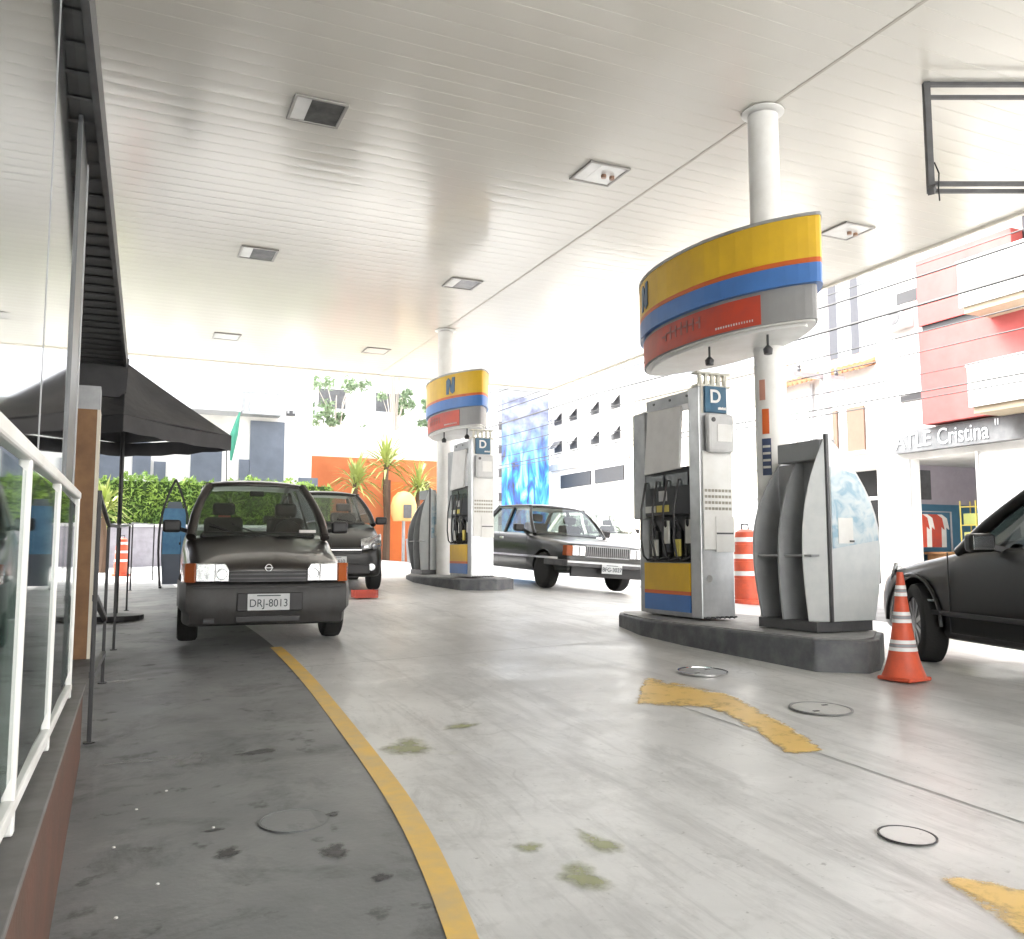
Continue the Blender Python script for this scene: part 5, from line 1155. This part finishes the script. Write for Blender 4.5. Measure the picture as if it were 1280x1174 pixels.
for k, m in enumerate((M_red, M_white, M_red, M_red, M_white)):
    y = -.36+k*.17; b = MB(); b.add([(-.05-k*.02,y-.16,1.0),(-.05-k*.02,y+.16,1.0),(-.05-k*.02,y+.17,1.45),(-.05-k*.02,y+.26,1.38),(-.05-k*.02,y+.2,1.62),(-.05-k*.02,y+.05,1.70),(-.05-k*.02,y-.05,1.70),(-.05-k*.02,y-.2,1.62),(-.05-k*.02,y-.26,1.38),(-.05-k*.02,y-.17,1.45)], [tuple(range(10))]); b.build('shirt', m, t, solid=.03)
t = thing('shop_counter', 'low wooden counter under the shirts in the shop', 'counter', (FX+1.1,13.0,.3), R(90))
b = MB(); b.box((-.25,-.6,0), (.25,.6,.85)); b.build('cabinet', M_wood, t, bevel=.01); b = MB(); b.box((-.3,-.65,.851), (.3,.65,.9)); b.build('counter_top', M_wood, t, bevel=.01)
t = thing('display_rack', 'yellow green wire rack at the right side of the shop opening', 'rack', (FX+1.05,12.55,.3))
b = MB()
for x in (-.15,.15):
    for y in (-.18,.18): b.tube([(x,y,0),(x,y,1.95)], .015, 6)
b.build('frame', M_yel2, t)
for k in range(5): b = MB(); b.box((-.15,-.18,.3+k*.38), (.15,.18,.32+k*.38)); b.build('shelf', M_yel2, t); 
for k in range(4): b = MB(); b.box((-.12,-.15,.321+k*.38), (.12,.14,.55+k*.38)); b.build('goods', mat('goods_green', (.45,.50,.16), .7), t, bevel=.01)
tw = thing('far_tower', 'pale grey high rise tower with rows of windows far behind the tiled house', 'building', (46,44,0))
tw.rotation_euler = (0,0,R(-45))
b = MB(); b.box((-4,0,0), (2.2,6,25)); b.build('wall', M_lgrey, tw)
for x0, x1 in ((-2.6,-1.5),(-.6,-.1)): b = MB(); b.box((x0,-.1,3), (x1,-.002,24)); b.build('grey_strip', mat('strip_grey', (.11,.11,.12), .8), tw)
for k in range(9):
    b = MB(); b.box((1.2,-.06,8+k*1.6), (1.7,-.002,8.9+k*1.6)); b.build('window', M_black, tw)
# ---------------------------------------------------------------- utility pole and wires
up = thing('utility_pole', 'concrete utility pole with crossarms in the street behind the near column', 'pole', (13.2,13.6,G(13.2,13.6)))
b = MB(); b.tube([(0,0,0),(0,0,8.5)], [.13,.09], 12); b.build('pole', M_lgrey, up, smooth=True)
for z in (7.6,4.4): b = MB(); b.box((-.9,-.05,z), (.5,.05,z+.09)); b.build('crossarm', M_grey, up)
for z, x in ((7.7,-.8),(7.7,-.3),(7.7,.4),(4.5,-.7),(4.5,.3)): b = MB(); b.lathe([(.03,0),(.05,.05),(.03,.08),(.045,.12),(.02,.15)], (x,0,z), 10); b.build('insulator', M_dgrey, up)
wl = 'overhead cables strung along the street'
wd_ = [(12.5,6.02,.020,'upper thick overhead cable crossing the red panels'),(12.5,5.52,.026,'lower thick overhead cable crossing the red panels'),(12.6,4.72,.013,'thin pale cable above the shop sign'),(12.6,4.02,.015,'thin cable just above the shop sign'),(12.4,3.86,.012,'lowest thin cable over the shop sign'),(12.2,6.6,.016,'topmost cable running to the far street end'),(12.9,5.15,.014,'medium cable hanging between the two thick cables and the shop sign'),(13.0,4.42,.012,'slack thin cable in front of the lower balcony'),(12.7,6.30,.012,'thin cable just above the upper thick cable')]
for x, z, r_, lb in wd_:
    b = MB(); pts = []
    for k in range(41):
        y = 2+k*1.0; s_ = ((y-2) % 20)/20; pts.append((x, y, z-.35*4*s_*(1-s_)*.3+.02*(y-8)))
    b.tube(pts, r_, 5); tag(b.build('overhead_cable', M_wire), lb, 'cable', wl)
# branch-like lamp arm on facade, background hills of city
b = MB(); b.box((-60,80,-2), (60,84,9)); bb = b.build('distant_building', M_wall); tag(bb, 'long pale building closing the view at the very end of the street', 'building')
cam_back = thing('rear_building', 'pale building behind the camera reflected in the glossy ceiling', 'building', (4,-16,0))
b = MB(); b.box((-18,-6,-.5), (22,0,9)); b.build('wall', M_wall, cam_back)
windows(cam_back, [(-14+i*4,-12+i*4,2+j*3,3.6+j*3) for i in range(8) for j in range(2)], 'y', .0, M_dgrey)
bpy.data.objects.remove(bb)
